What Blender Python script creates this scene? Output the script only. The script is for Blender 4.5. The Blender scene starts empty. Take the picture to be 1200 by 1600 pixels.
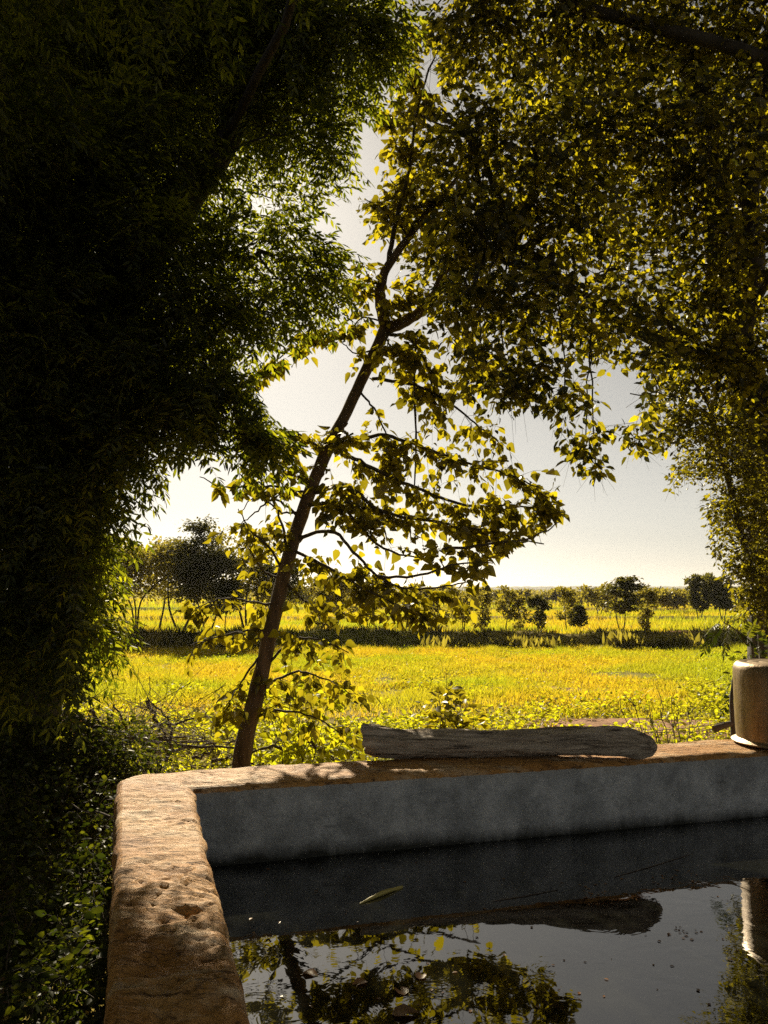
import bpy, math, random
import numpy as np
from mathutils import Vector, Matrix, Quaternion
rng = np.random.default_rng(7); random.seed(7)
rad = math.radians
S = bpy.context.scene
COL = S.collection

# ------------------------------------------------------------------ camera
H = 2.0; FPX = 1280.0; PITCH = math.atan(125 / FPX)
cam_d = bpy.data.cameras.new('camera'); cam = bpy.data.objects.new('camera', cam_d); COL.objects.link(cam)
cam_d.sensor_fit = 'VERTICAL'; cam_d.sensor_height = 24; cam_d.lens = FPX / 1600 * 24
cam_d.clip_start = 0.05; cam_d.clip_end = 9000
cam.location = (0, 0, H); cam.rotation_euler = (math.pi / 2 + PITCH, 0, 0)
S.camera = cam
CF = np.array([0, math.cos(PITCH), math.sin(PITCH)]); CU = np.array([0, -math.sin(PITCH), math.cos(PITCH)]); CR = np.array([1., 0, 0])
C0 = np.array([0, 0, H])
def at(x, y, Y):                      # a point of the place seen at photo pixel x, y and Y metres ahead
    r = CF + (x - 600) / FPX * CR + (800 - y) / FPX * CU
    return C0 + r * (Y / r[1])
def onz(x, y, z):
    r = CF + (x - 600) / FPX * CR + (800 - y) / FPX * CU
    return C0 + r * ((z - H) / r[2])
def proj(P):
    v = P - C0; d = np.maximum(v @ CF, 1e-3)
    return 600 + FPX * (v @ CR) / d, 800 - FPX * (v @ CU) / d, v @ CF

# ------------------------------------------------------------------ light
SUN_AZ, SUN_EL = rad(-11.5), rad(29.0)
SUN = np.array([math.sin(SUN_AZ) * math.cos(SUN_EL), math.cos(SUN_AZ) * math.cos(SUN_EL), math.sin(SUN_EL)])
W = bpy.data.worlds.new('World'); S.world = W; W.use_nodes = True
nt = W.node_tree; bg = nt.nodes['Background']
sky = nt.nodes.new('ShaderNodeTexSky'); sky.sky_type = 'NISHITA'; sky.sun_disc = False
sky.sun_elevation = SUN_EL; sky.sun_rotation = SUN_AZ; sky.air_density = 0.7; sky.dust_density = 0.6; sky.ozone_density = 1.0; sky.altitude = 0
hs = nt.nodes.new('ShaderNodeHueSaturation'); hs.inputs['Saturation'].default_value = .28      # thin high haze greys the sky
nt.links.new(sky.outputs[0], hs.inputs['Color']); tn = nt.nodes.new('ShaderNodeMixRGB'); tn.blend_type = 'MULTIPLY'; tn.inputs[0].default_value = 1; tn.inputs[2].default_value = (.75, .705, .615, 1)
nt.links.new(hs.outputs[0], tn.inputs[1]); nt.links.new(tn.outputs[0], bg.inputs[0]); bg.inputs[1].default_value = 0.05
sl = bpy.data.lights.new('sun', 'SUN'); so = bpy.data.objects.new('sun', sl); COL.objects.link(so)
sl.energy = 5.0; sl.angle = rad(0.53); sl.color = (1.0, 0.87, 0.64)
so.rotation_euler = Vector(SUN).to_track_quat('Z', 'Y').to_euler(); so.location = (0, 0, 30)
vs = S.view_settings; vs.view_transform = 'Standard'; vs.look = 'None'; vs.gamma = 1; vs.use_curve_mapping = False
vs.exposure = 1.05
S.cycles.use_denoising = False
S.cycles.max_bounces = 8; S.cycles.diffuse_bounces = 3; S.cycles.transmission_bounces = 6; S.cycles.volume_bounces = 0

# ------------------------------------------------------------------ helpers
def nrm(v): return v / np.maximum(np.linalg.norm(v, axis=-1, keepdims=True), 1e-9)
def _h(i, j, k, s):
    n = (i * 374761393 + j * 668265263 + k * 1274126177 + s * 974711) & 0x7fffffff
    n = ((n ^ (n >> 13)) * 1274126177) & 0x7fffffff
    return ((n ^ (n >> 16)) & 0xffff) / 65535.0
def vnoise(x, y, z=0, s=0):
    x, y, z = np.broadcast_arrays(np.asarray(x, float), np.asarray(y, float), np.asarray(z, float))
    i, j, k = np.floor(x).astype(np.int64), np.floor(y).astype(np.int64), np.floor(z).astype(np.int64)
    u, v, w = x - i, y - j, z - k
    u, v, w = u*u*(3-2*u), v*v*(3-2*v), w*w*(3-2*w)
    g = lambda a, b, c: _h(i+a, j+b, k+c, s)
    l = lambda a, b, t: a + (b - a) * t
    return l(l(l(g(0,0,0), g(1,0,0), u), l(g(0,1,0), g(1,1,0), u), v), l(l(g(0,0,1), g(1,0,1), u), l(g(0,1,1), g(1,1,1), u), v), w) - 0.5
def fbm(x, y, z=0, o=4, s=0):
    t = 0; a = 1
    for q in range(o): t = t + a * vnoise(x * 2**q, y * 2**q, z * 2**q, s + q); a *= .5
    return t

class Mesh:
    def __init__(s): s.v = []; s.f = {3: [], 4: []}; s.n = 0
    def add(s, v, f):
        v = np.asarray(v, float).reshape(-1, 3); f = np.asarray(f, np.int64)
        s.v.append(v); s.f[f.shape[1]].append(f + s.n); s.n += len(v)
    def data(s, name, mats, smooth=True):
        me = bpy.data.meshes.new(name)
        V = np.concatenate(s.v) if s.v else np.zeros((0, 3))
        T = np.concatenate(s.f[3]) if s.f[3] else np.zeros((0, 3), np.int64)
        Q = np.concatenate(s.f[4]) if s.f[4] else np.zeros((0, 4), np.int64)
        me.vertices.add(len(V)); me.vertices.foreach_set('co', V.astype(np.float32).ravel())
        me.loops.add(T.size + Q.size); me.loops.foreach_set('vertex_index', np.concatenate([T.ravel(), Q.ravel()]).astype(np.int32))
        me.polygons.add(len(T) + len(Q))
        st = np.concatenate([np.arange(len(T)) * 3, T.size + np.arange(len(Q)) * 4]).astype(np.int32)
        me.polygons.foreach_set('loop_start', st)
        me.polygons.foreach_set('use_smooth', np.full(len(st), smooth, bool))
        for m in (mats if isinstance(mats, (list, tuple)) else [mats]): me.materials.append(m)
        me.update(calc_edges=True)
        return me
    def build(s, name, mats, parent=None, smooth=True, kind=None):
        return link(bpy.data.objects.new(name, s.data(name, mats, smooth)), parent, kind)
def link(o, parent=None, kind=None):
    COL.objects.link(o)
    if parent is not None: o.parent = parent
    if kind: o['kind'] = kind
    return o
def tag(o, label, cat, group=None):
    o['label'] = label; o['category'] = cat
    if group: o['group'] = group
    return o
def thing(name, label, cat, group=None):
    return tag(link(bpy.data.objects.new(name, None)), label, cat, group)

def smooth_path(P, n):
    P = np.asarray(P, float)
    if len(P) < 3: t = np.linspace(0, 1, n)[:, None]; return P[0] * (1 - t) + P[-1] * t
    E = np.vstack([2 * P[0] - P[1], P, 2 * P[-1] - P[-2]]); out = []
    for t in np.linspace(0, len(P) - 1 - 1e-6, n):
        i = int(t); u = t - i; a, b, c, d = E[i:i+4]
        out.append(.5 * (2*b + (c-a)*u + (2*a-5*b+4*c-d)*u*u + (3*b-a-3*c+d)*u**3))
    return np.array(out)
def tube(m, P, r, sides=8, rough=0., cap=True, seed=0):
    P = np.asarray(P, float); n = len(P); r = np.broadcast_to(np.asarray(r, float), (n,))
    T = nrm(np.gradient(P, axis=0)); ref = np.array([0, 0, 1.]) if abs(T[0][2]) < .9 else np.array([1., 0, 0])
    A = np.zeros_like(P); a = ref
    for i in range(n):
        a = a - T[i] * (a @ T[i]); a = a / max(np.linalg.norm(a), 1e-6); A[i] = a
    B = np.cross(T, A); th = np.arange(sides) / sides * 2 * np.pi
    c, s = np.cos(th), np.sin(th)
    R = r[:, None] * np.ones(sides)
    if rough:
        L = np.concatenate([[0], np.cumsum(np.linalg.norm(np.diff(P, axis=0), axis=1))])
        R = R * (1 + rough * fbm(c[None, :] * 2 + 9, s[None, :] * 2 + 9, L[:, None] / max(r.max(), 1e-3) * .5, 3, seed))
    V = P[:, None, :] + R[..., None] * (A[:, None, :] * c[None, :, None] + B[:, None, :] * s[None, :, None])
    i, j = np.meshgrid(np.arange(n - 1), np.arange(sides), indexing='ij'); j2 = (j + 1) % sides
    Q = np.stack([i*sides+j, i*sides+j2, (i+1)*sides+j2, (i+1)*sides+j], -1).reshape(-1, 4)
    m.add(V.reshape(-1, 3), Q)
    if cap:
        for e, k in ((0, 0), (n - 1, (n - 1) * sides)):
            vv = np.vstack([V[e], P[e]]); jj = np.arange(sides)
            m.add(vv, np.stack([jj, (jj + 1) % sides, np.full(sides, sides)], -1))
def twig_tubes(m, P0, P1, P2, r):     # many thin 3-sided twigs at once
    n = len(P0)
    if n == 0: return
    T = nrm(P2 - P0); a = nrm(np.cross(T, np.where(np.abs(T[:, 2:3]) < .9, [[0, 0, 1.]], [[1., 0, 0]]))); b = np.cross(T, a)
    r = np.broadcast_to(np.asarray(r, float), (n,))[:, None]
    rings = []
    for Pk, s in ((P0, 1.), (P1, .75), (P2, .35)):
        for q in range(3):
            th = q * 2.0944; rings.append(Pk + r * s * (a * math.cos(th) + b * math.sin(th)))
    V = np.stack(rings, 1)            # n,9,3
    base = (np.arange(n) * 9)[:, None, None]
    q = np.array([[k*3+j, k*3+(j+1) % 3, (k+1)*3+(j+1) % 3, (k+1)*3+j] for k in range(2) for j in range(3)])
    m.add(V.reshape(-1, 3), (base + q[None]).reshape(-1, 4))

# ------------------------------------------------------------------ materials
def mat(name):
    m = bpy.data.materials.new(name); m.use_nodes = True; t = m.node_tree
    return m, t, t.nodes['Principled BSDF'], t.nodes['Material Output']
def N(t, ty, **k):
    n = t.nodes.new('ShaderNode' + ty)
    for a, b in k.items(): setattr(n, a, b)
    return n
def ramp(t, src, stops):
    r = N(t, 'ValToRGB'); e = r.color_ramp.elements
    while len(e) < len(stops): e.new(.5)
    for q, (pos, c) in zip(e, stops): q.position = pos; q.color = (*c, 1) if len(c) == 3 else (c[0],) * 3 + (1,)
    t.links.new(src, r.inputs[0]); return r.outputs[0]
def noise(t, scale, detail=5, rough=.6, stretch=None, coord='Object', dist=0.):
    tc = N(t, 'TexCoord'); o = tc.outputs[coord]
    if stretch is not None:
        mp = N(t, 'Mapping'); mp.inputs['Scale'].default_value = stretch[:3]
        if len(stretch) > 3: mp.inputs['Rotation'].default_value = (0, 0, stretch[3])
        t.links.new(o, mp.inputs[0]); o = mp.outputs[0]
    n = N(t, 'TexNoise'); n.inputs['Scale'].default_value = scale; n.inputs['Detail'].default_value = detail
    n.inputs['Roughness'].default_value = rough; n.inputs['Distortion'].default_value = dist
    t.links.new(o, n.inputs['Vector']); return n.outputs[0]
def mixc(t, a, b, fac, mode='MIX'):
    m = N(t, 'MixRGB', blend_type=mode)
    for v, i in ((fac, 0), (a, 1), (b, 2)):
        if hasattr(v, 'links') or isinstance(v, bpy.types.NodeSocket): t.links.new(v, m.inputs[i])
        elif isinstance(v, (int, float)): m.inputs[i].default_value = v
        else: m.inputs[i].default_value = (*v, 1)
    return m.outputs[0]
def bump(t, bs, src, dist, strength=1., prev=None):
    b = N(t, 'Bump'); b.inputs['Distance'].default_value = dist; b.inputs['Strength'].default_value = strength
    t.links.new(src, b.inputs['Height'])
    if prev is not None: t.links.new(prev, b.inputs['Normal'])
    t.links.new(b.outputs[0], bs.inputs['Normal']); return b.outputs[0]
def rng_mask(t, src, a, b, top=1.):
    m = N(t, 'MapRange'); m.inputs[1].default_value = a; m.inputs[2].default_value = b; m.inputs[4].default_value = top; t.links.new(src, m.inputs[0]); return m.outputs[0]
def noise_c(t, sc):
    tc = N(t, 'TexCoord'); n = N(t, 'TexNoise'); n.inputs['Scale'].default_value = sc; t.links.new(tc.outputs['Object'], n.inputs[0]); return n.outputs['Color']
def leaf_mat(name, c1, c2, t1, t2, tw=.5, gloss=.06, grough=.35, patch=None, skew=0.):
    m, t, bs, out = mat(name)
    g = N(t, 'NewGeometry'); oi = N(t, 'ObjectInfo')
    ad = N(t, 'Math', operation='ADD'); fr = N(t, 'Math', operation='FRACT')
    t.links.new(g.outputs['Random Per Island'], ad.inputs[0]); t.links.new(oi.outputs['Random'], ad.inputs[1]); t.links.new(ad.outputs[0], fr.inputs[0])
    rv = fr.outputs[0]
    dcol = ramp(t, rv, [(0, c1), (1, c2)]); tcol = ramp(t, rv, [(skew, t1), (1, t2)])
    if patch:                        # soil and species patches over a field
        nf = ramp(t, noise(t, patch[0], 3, .55), [(.42, (0,)), (.58, (1,))])
        tcol = mixc(t, tcol, patch[1], nf); dcol = mixc(t, dcol, patch[2], nf)
    d = N(t, 'BsdfDiffuse'); tr = N(t, 'BsdfTranslucent'); gl = N(t, 'BsdfGlossy'); gl.inputs['Roughness'].default_value = grough
    gl.inputs['Color'].default_value = (.9, .9, .85, 1)
    t.links.new(dcol, d.inputs[0]); t.links.new(tcol, tr.inputs[0])
    a = N(t, 'MixShader'); a.inputs[0].default_value = tw; t.links.new(d.outputs[0], a.inputs[1]); t.links.new(tr.outputs[0], a.inputs[2])
    b = N(t, 'MixShader'); b.inputs[0].default_value = gloss; t.links.new(a.outputs[0], b.inputs[1]); t.links.new(gl.outputs[0], b.inputs[2])
    t.links.new(b.outputs[0], out.inputs[0]); t.nodes.remove(bs)
    return m
def bark(name, c1, c2, sc=14, d=.012):
    m, t, bs, out = mat(name)
    n = noise(t, sc, 6, .65, (1, 1, .25)); n2 = noise(t, sc * 4, 4, .6, (1, 1, .35))
    t.links.new(ramp(t, n, [(.35, c1), (.65, c2)]), bs.inputs['Base Color']); bs.inputs['Roughness'].default_value = .9
    p = bump(t, bs, n, d); bump(t, bs, n2, d * .4, 1, p); return m

M_neem = leaf_mat('neem_leaf', (.034, .042, .017), (.065, .072, .024), (.12, .15, .006), (.62, .62, .016), .48, .02, skew=.3)
M_peepal = leaf_mat('heart_leaf', (.026, .030, .009), (.05, .05, .012), (.14, .12, .006), (.68, .56, .014), .55, .03, skew=.05)
M_right = leaf_mat('right_leaf', (.028, .032, .011), (.06, .06, .016), (.05, .05, .004), (.74, .62, .014), .55, .025, skew=.27)
M_small = leaf_mat('small_leaf', (.03, .032, .010), (.06, .055, .014), (.10, .09, .006), (.66, .56, .016), .5, .03, skew=.2)
M_bush = leaf_mat('bush_leaf', (.024, .030, .012), (.05, .056, .018), (.05, .07, .004), (.26, .27, .010), .42, .015, skew=.4)
M_weed = leaf_mat('weed_leaf', (.07, .085, .012), (.13, .13, .016), (.46, .48, .010), (.80, .74, .016), .6, .012)
M_far = leaf_mat('far_leaf', (.06, .062, .022), (.10, .09, .028), (.34, .29, .03), (.56, .46, .045), .45, .015)
M_fardark = leaf_mat('far_dark_leaf', (.05, .054, .02), (.08, .076, .026), (.18, .17, .018), (.32, .28, .028), .35, .02)
M_grass = leaf_mat('grass_blade', (.14, .115, .018), (.24, .18, .026), (.60, .45, .014), (.88, .63, .035), .58, .012,
                   patch=(.16, (.50, .53, .018), (.11, .115, .014)))
M_gold = leaf_mat('meadow_weed_leaf', (.12, .10, .015), (.2, .16, .02), (.58, .44, .010), (.92, .68, .020), .6, .01, patch=(.22, (.52, .60, .012), (.11, .12, .014)))
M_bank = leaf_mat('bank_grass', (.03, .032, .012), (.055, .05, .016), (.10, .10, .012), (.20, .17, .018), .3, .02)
M_dry = leaf_mat('dry_leaf', (.12, .055, .02), (.24, .11, .04), (.2, .08, .02), (.3, .14, .04), .25, .05)
M_bark = bark('pale_bark', (.060, .038, .024), (.17, .108, .066))
M_dark_bark = bark('dark_bark', (.03, .024, .018), (.07, .055, .042), 9, .02)
M_twig = bark('twig_bark', (.05, .036, .024), (.10, .075, .05), 40, .002)
M_deadwood = bark('dead_branch', (.05, .036, .026), (.13, .095, .07), 30, .004)

# ------------------------------------------------------------------ terrain, hills
def bank_y(x): return 30.0 + .5 * np.sin(x * .21 + 1) + 1.1 * fbm(x * .3, 3.1, 0, 4, 5)
def sst(a, b, x): t = np.clip((x - a) / (b - a), 0, 1); return t * t * (3 - 2 * t)
def ground_z(x, y):
    x = np.asarray(x, float); y = np.asarray(y, float)
    b = bank_y(x); d = y - b
    z = .05 * fbm(x * .5, y * .5, 0, 4, 1) * sst(4, 7, y)
    z = z + .44 * sst(-.55, .15, d) + .10 * np.exp(-((d - .35) / .5) ** 2) - .12 * sst(.8, 2.2, d)
    z = z + .26 * fbm(x * .9, y * .9, 0, 4, 8) * np.exp(-(d / .9) ** 2)
    for yb, hh in ((49, .28), (71, .35), (110, .4)):
        yy = yb + 1.5 * np.sin(x * .07 + yb) + 1.2 * fbm(x * .15, yb, 0, 3, 3)
        z = z + hh * np.exp(-((y - yy) / .7) ** 2)
    return z * 1.0
def build_ground():
    ys = np.concatenate([np.arange(-8, 27, .5), np.arange(27, 33.5, .12), np.arange(33.5, 47, .6), np.arange(47, 52, .25), np.arange(52, 69, .8), np.arange(69, 74, .3), np.arange(74, 108, 1.6), np.arange(108, 113, .4), np.geomspace(113, 6000, 50)])
    g = np.linspace(-1, 1, 161); m = Mesh()
    X = np.sign(g)[None, :] * (np.abs(g)[None, :] ** 1.6) * (16 + 0.9 * np.maximum(ys, 0))[:, None]; Y = np.broadcast_to(ys[:, None], X.shape)
    V = np.stack([X, Y, ground_z(X, Y)], -1); n, k = X.shape
    i, j = np.meshgrid(np.arange(n - 1), np.arange(k - 1), indexing='ij')
    m.add(V.reshape(-1, 3), np.stack([i*k+j, i*k+j+1, (i+1)*k+j+1, (i+1)*k+j], -1).reshape(-1, 4))
    mt, t, bs, out = mat('meadow_soil')
    big = noise(t, .16, 3, .55); fine = noise(t, 1.5, 6, .7)
    c = mixc(t, ramp(t, fine, [(.3, (.13, .10, .02)), (.7, (.30, .22, .035))]), ramp(t, fine, [(.3, (.10, .10, .014)), (.7, (.2, .19, .022))]), ramp(t, big, [(.42, (0,)), (.58, (1,))]))
    bare = ramp(t, noise(t, .35, 4, .6), [(.60, (0,)), (.68, (1,))])
    c = mixc(t, c, (.26, .13, .055), bare)
    t.links.new(c, bs.inputs['Base Color']); bs.inputs['Roughness'].default_value = 1; bs.inputs['Specular IOR Level'].default_value = .1
    bump(t, bs, fine, .08)
    m.build('ground', mt, kind='structure')
build_ground()
def build_hills():
    m = Mesh(); xs = np.linspace(-1600, 1600, 700)
    rows = [(1480, 0, 0), (1500, .55, .3), (1540, .85, 1.), (1600, 1., 1.), (1700, .7, .5), (1900, 0, 0)]
    V = []
    for y, hh, nn in rows:
        z = -6 + hh * (18.5 + 4 * fbm(xs / 220, y * .001, 0, 3, 4)) + nn * 3.2 * np.abs(fbm(xs / 14, y / 20, 0, 3, 6))
        V.append(np.stack([xs, np.full_like(xs, y), z], -1))
    V = np.array(V); n, k = V.shape[:2]
    i, j = np.meshgrid(np.arange(n - 1), np.arange(k - 1), indexing='ij')
    m.add(V.reshape(-1, 3), np.stack([i*k+j, i*k+j+1, (i+1)*k+j+1, (i+1)*k+j], -1).reshape(-1, 4))
    mt, t, bs, out = mat('wooded_hill')
    t.links.new(ramp(t, noise(t, .05, 5), [(.3, (.05, .055, .03)), (.7, (.11, .105, .05))]), bs.inputs['Base Color']); bs.inputs['Roughness'].default_value = 1
    m.build('hills', mt, kind='structure')
build_hills()

# ------------------------------------------------------------------ the water tank
RIM = 1.25; WATER = .95
A16 = rad(16.0); TO = np.array([-.734, 3.251]); TA = np.array([math.cos(A16), math.sin(A16)]); TB = np.array([math.sin(A16), -math.cos(A16)])
LA, LB = 4.6, 4.3; tL, tF, tN = .265, .325, .28
def tank_xy(a, b): return TO[0] + a * TA[0] + b * TB[0], TO[1] + a * TA[1] + b * TB[1]
def tank_ab(x, y): dx, dy = x - TO[0], y - TO[1]; return dx * TA[0] + dy * TA[1], dx * TB[0] + dy * TB[1]
def ring(prof, step_near, disp):
    """sweep a profile [(u 0 outside .. 1 inside, z, weight)] round the rectangle"""
    ci = [(0, LB), (0, 0), (LA, 0), (LA, LB)]; co = [(-.165, LB + tN), (-.295, -tF), (LA + tN, -tF), (LA + tN, LB + tN)]
    pa, pb, qa, qb = [], [], [], []
    for k in range(4):
        (ia, ib), (ja, jb) = ci[k], ci[(k + 1) % 4]; (oa, ob), (pa2, pb2) = co[k], co[(k + 1) % 4]
        L = abs(ia - ja) + abs(ib - jb); n = int(L / (step_near if k in (0, 1) else .04)); t = np.arange(n) / n
        pa.append(oa + (pa2 - oa) * t); pb.append(ob + (pb2 - ob) * t); qa.append(ia + (ja - ia) * t); qb.append(ib + (jb - ib) * t)
    oa, ob, ia, ib = map(np.concatenate, (pa, pb, qa, qb)); n = len(oa); P = np.array(prof); k = len(P)
    u = P[:, 0][None, :]; a = oa[:, None] * (1 - u) + ia[:, None] * u; b = ob[:, None] * (1 - u) + ib[:, None] * u
    e = np.maximum((-a) / tL, 0) + np.maximum((-b) / tF, 0); w = (a < 0) & (b < 0) & (e > 1.62)      # worn outer corner
    ex = np.where(w, (e - 1.62) * .5, 0); a = a + ex * tL; b = b + ex * tF
    e = (.05 - np.hypot(a - .05, b - .05)) * 0
    z = np.broadcast_to(P[:, 1][None, :], a.shape).copy()
    da, db, dz = disp(a, b, z, P[:, 2][None, :], u); a, b, z = a + da, b + db, z + dz
    x, y = tank_xy(a, b); V = np.stack([x, y, z], -1)
    i, j = np.meshgrid(np.arange(n), np.arange(k - 1), indexing='ij'); i2 = (i + 1) % n
    m = Mesh(); m.add(V.reshape(-1, 3), np.stack([i*k+j, i2*k+j, i2*k+j+1, i*k+j+1], -1).reshape(-1, 4)); return m
def edge_wob(a, b):
    L = np.where(b > .02, b, a + 20)
    return L, .010 * fbm(L * 2.3, 5., 0, 3, 11) + .010 * fbm(L * 13, 2., 0, 4, 12)
def top_disp(a, b, z, w, u):
    L, wob = edge_wob(a, b)
    left = sst(-.05, .15, b)
    n1 = 1 - 2 * np.abs(fbm(a * 6 + 2.5 * fbm(a * 3, b * 3, 0, 2, 31), b * 20 + 1.5 * fbm(a * 9, b * 5, 0, 2, 30), 0, 3, 21))   # finger ridges across the wall
    n2 = fbm(a * 7, b * 7, 0, 4, 22); n3 = fbm(a * 1.2, b * 1.2, 0, 3, 23); n4 = 1 - 2.2 * np.abs(fbm(a * 13 + 2 * fbm(a * 5, b * 5, 0, 2, 44), b * 17, 0, 3, 42))
    near = sst(.75, 1.1, b)
    dz = w * ((.0060 * n1) * (.4 + .6 * left) + .009 * n2 + .008 * n3 - .0055 * sst(.0, .05, fbm(a * 3.5 + .25 * n1, b * 4.5 + .2 * n2, 0, 6, 66)) * (.5 + .5 * left) + near * (.013 * n4 + .020 * n2))
    q = (1 - w) * .5 + w * .5
    du = wob * (np.abs(u - .5) * 2) ** 3
    far = (b < -.001 + 0 * a) | (a > LA * .99)
    inl = np.where(u > .5, 1., -1.)
    da = np.where((b > 0) & (a < .5), du * inl, 0); db = np.where(b <= .02, du * inl, 0)
    return da, db, dz
def build_tank():
    t = thing('water_tank', 'square open masonry water tank with mud plastered rim', 'water tank')
    top = [(0, RIM - .05, .0), (-.0, RIM - .03, .1), (.015, RIM - .013, .6), (.05, RIM - .003, .9)] + [(u, RIM + .004 * math.sin(math.pi * u), 1.) for u in np.linspace(.08, .92, 27)] + [(.955, RIM - .004, .9), (.985, RIM - .011, .7), (1.0, RIM - .018, .4), (1.005, RIM - .026, .1)]
    m = ring(top, .009, top_disp)
    mt, n, bs, o = mat('mud_plaster')
    c1 = ramp(n, noise(n, 3.2, 5, .65), [(.3, (.27, .115, .030)), (.44, (.52, .25, .066)), (.75, (.66, .38, .135))])
    wh = ramp(n, noise(n, 5.5, 8, .75, (.5, 1.2, 1, -A16), dist=.6), [(.50, (0,)), (.66, (.8,))])
    rg = noise(n, 26, 6, .65, (.40, 1.7, 1, -A16), dist=1.6)
    c2 = mixc(n, mixc(n, c1, (.76, .60, .40), wh), (.10, .05, .022), ramp(n, rg, [(.36, (.9,)), (.47, (0,))]))
    dk = ramp(n, noise(n, 2.4, 7, .7), [(.58, (0,)), (.74, (.8,))]); c3 = mixc(n, c2, (.12, .062, .026), dk)
    n.links.new(c3, bs.inputs['Base Color']); n.links.new(ramp(n, rg, [(.35, (.8,)), (.65, (.6,))]), bs.inputs['Roughness'])
    bs.inputs['Specular IOR Level'].default_value = .3
    rg2 = noise(n, 70, 6, .75, (.45, 1.4, 1, -A16), dist=1.0); c3 = mixc(n, c3, (.09, .045, .02), ramp(n, rg2, [(.34, (.5,)), (.42, (0,))])); c3 = mixc(n, c3, (.68, .55, .40), ramp(n, rg2, [(.62, (0,)), (.70, (.45,))]))
    n.links.new(c3, bs.inputs['Base Color'])
    b1 = bump(n, bs, rg2, .008, 1, bump(n, bs, rg, .022))
    vor = N(n, 'TexVoronoi', feature='DISTANCE_TO_EDGE'); vor.inputs['Scale'].default_value = 3.1
    tc = N(n, 'TexCoord'); nz = N(n, 'TexNoise'); nz.inputs['Scale'].default_value = 7; n.links.new(tc.outputs['Object'], nz.inputs[0])
    vm = mixc(n, tc.outputs['Object'], nz.outputs['Color'], .25); n.links.new(vm, vor.inputs['Vector'])
    b2 = bump(n, bs, mixc(n, ramp(n, vor.outputs[0], [(0, (0,)), (.010, (1,))]), (1, 1, 1), ramp(n, noise(n, 1.7, 2), [(.50, (1,)), (.56, (0,))])), .006, 1, b1); bump(n, bs, noise(n, 90, 5, .7), .003, 1, b2)
    m.build('rim', mt, t)
    def wall_disp(a, b, z, w, u):
        L, wob = edge_wob(a, b)
        k = w * .012 * fbm(L * 3, z * 4, 0, 4, 51) + wob * (z > RIM - .08)
        s = np.where(u > .5, 1., -1.)
        return np.where((b > 0) & (a < .5), k * s, 0), np.where(b <= .02, k * s, 0), 0 * z
    mi = ring([(1.0055, RIM - .024, .0)] + [(1.008, z, 1.) for z in np.linspace(RIM - .08, .45, 16)], .03, wall_disp)
    mt, n, bs, o = mat('grey_plaster')
    c = ramp(n, noise(n, 5.5, 9, .78), [(.38, (.27, .277, .283)), (.5, (.41, .42, .43)), (.62, (.56, .565, .57))])
    st = ramp(n, noise(n, 7, 6, .7, (1, 1, .22)), [(.55, (0,)), (.75, (.55,))]); c = mixc(n, c, (.36, .36, .37), st)
    dk = ramp(n, noise(n, 1.5, 6, .7, (1, 1, .7)), [(.52, (0,)), (.68, (.7,))]); c = mixc(n, c, (.10, .10, .102), dk)
    c = mixc(n, c, (.62, .60, .56), ramp(n, noise(n, 3, 8, .75, (1, 1, 9)), [(.60, (0,)), (.70, (.5,))])); c = mixc(n, c, (.10, .10, .098), ramp(n, noise(n, 2.2, 8, .75, (1, 1, 7)), [(.60, (0,)), (.68, (.55,))]))
    sx = N(n, 'SeparateXYZ'); tcc = N(n, 'TexCoord'); n.links.new(tcc.outputs['Object'], sx.inputs[0])
    zz = N(n, 'Math', operation='ADD'); zn = N(n, 'Math', operation='MULTIPLY'); zn.inputs[1].default_value = .12; n.links.new(noise(n, 5, 5, .7, (1, 1, .25)), zn.inputs[0]); n.links.new(sx.outputs[2], zz.inputs[0]); n.links.new(zn.outputs[0], zz.inputs[1])
    c = mixc(n, (.035, .036, .03), c, rng_mask(n, zz.outputs[0], 1.015, 1.075))     # tide mark
    c = mixc(n, c, (.40, .38, .34), rng_mask(n, zz.outputs[0], 1.245, 1.30, .5))                                       # lime bloom under the rim
    cv = N(n, 'TexVoronoi', feature='DISTANCE_TO_EDGE'); cv.inputs['Scale'].default_value = 1.7; n.links.new(mixc(n, tcc.outputs['Object'], noise_c(n, 4), .3), cv.inputs['Vector'])
    c = mixc(n, (.03, .03, .03), c, mixc(n, ramp(n, cv.outputs[0], [(0, (.5,)), (.006, (1,))]), (1, 1, 1), ramp(n, noise(n, 2.3, 2), [(.42, (0,)), (.50, (1,))])))
    n.links.new(c, bs.inputs['Base Color']); bs.inputs['Roughness'].default_value = .85
    b1 = bump(n, bs, noise(n, 14, 8, .72), .022); bump(n, bs, noise(n, 110, 4, .6), .002, 1, b1)
    mi.build('inner_wall', mt, t)
    mo = ring([(0.0, -.4, 1.), (0., .1, 1.)] + [(0., z, 1.) for z in np.linspace(.3, RIM - .08, 9)] + [(0., RIM - .048, 0.)], .04, wall_disp)
    mt2 = bark('outer_render', (.13, .075, .04), (.27, .16, .085), 4, .02)
    mo.build('outer_wall', mt2, t)
    w = Mesh(); q = .012
    ca = [(-q, -q), (LA + q, -q), (LA + q, LB + q), (-q, LB + q)]
    g = np.linspace(0, 1, 60); Aq, Bq = np.meshgrid(g * (LA + 2*q) - q, g * (LB + 2*q) - q, indexing='ij'); x, y = tank_xy(Aq, Bq)
    i, j = np.meshgrid(np.arange(59), np.arange(59), indexing='ij')
    w.add(np.stack([x, y, np.full_like(x, WATER)], -1).reshape(-1, 3), np.stack([i*60+j, i*60+j+1, (i+1)*60+j+1, (i+1)*60+j], -1).reshape(-1, 4)[:, ::-1])
    mw, n, bs, o = mat('dark_water')
    bs.inputs['Base Color'].default_value = (.006, .006, .004, 1); bs.inputs['Roughness'].default_value = .015; bs.inputs['IOR'].default_value = 2.1
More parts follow.
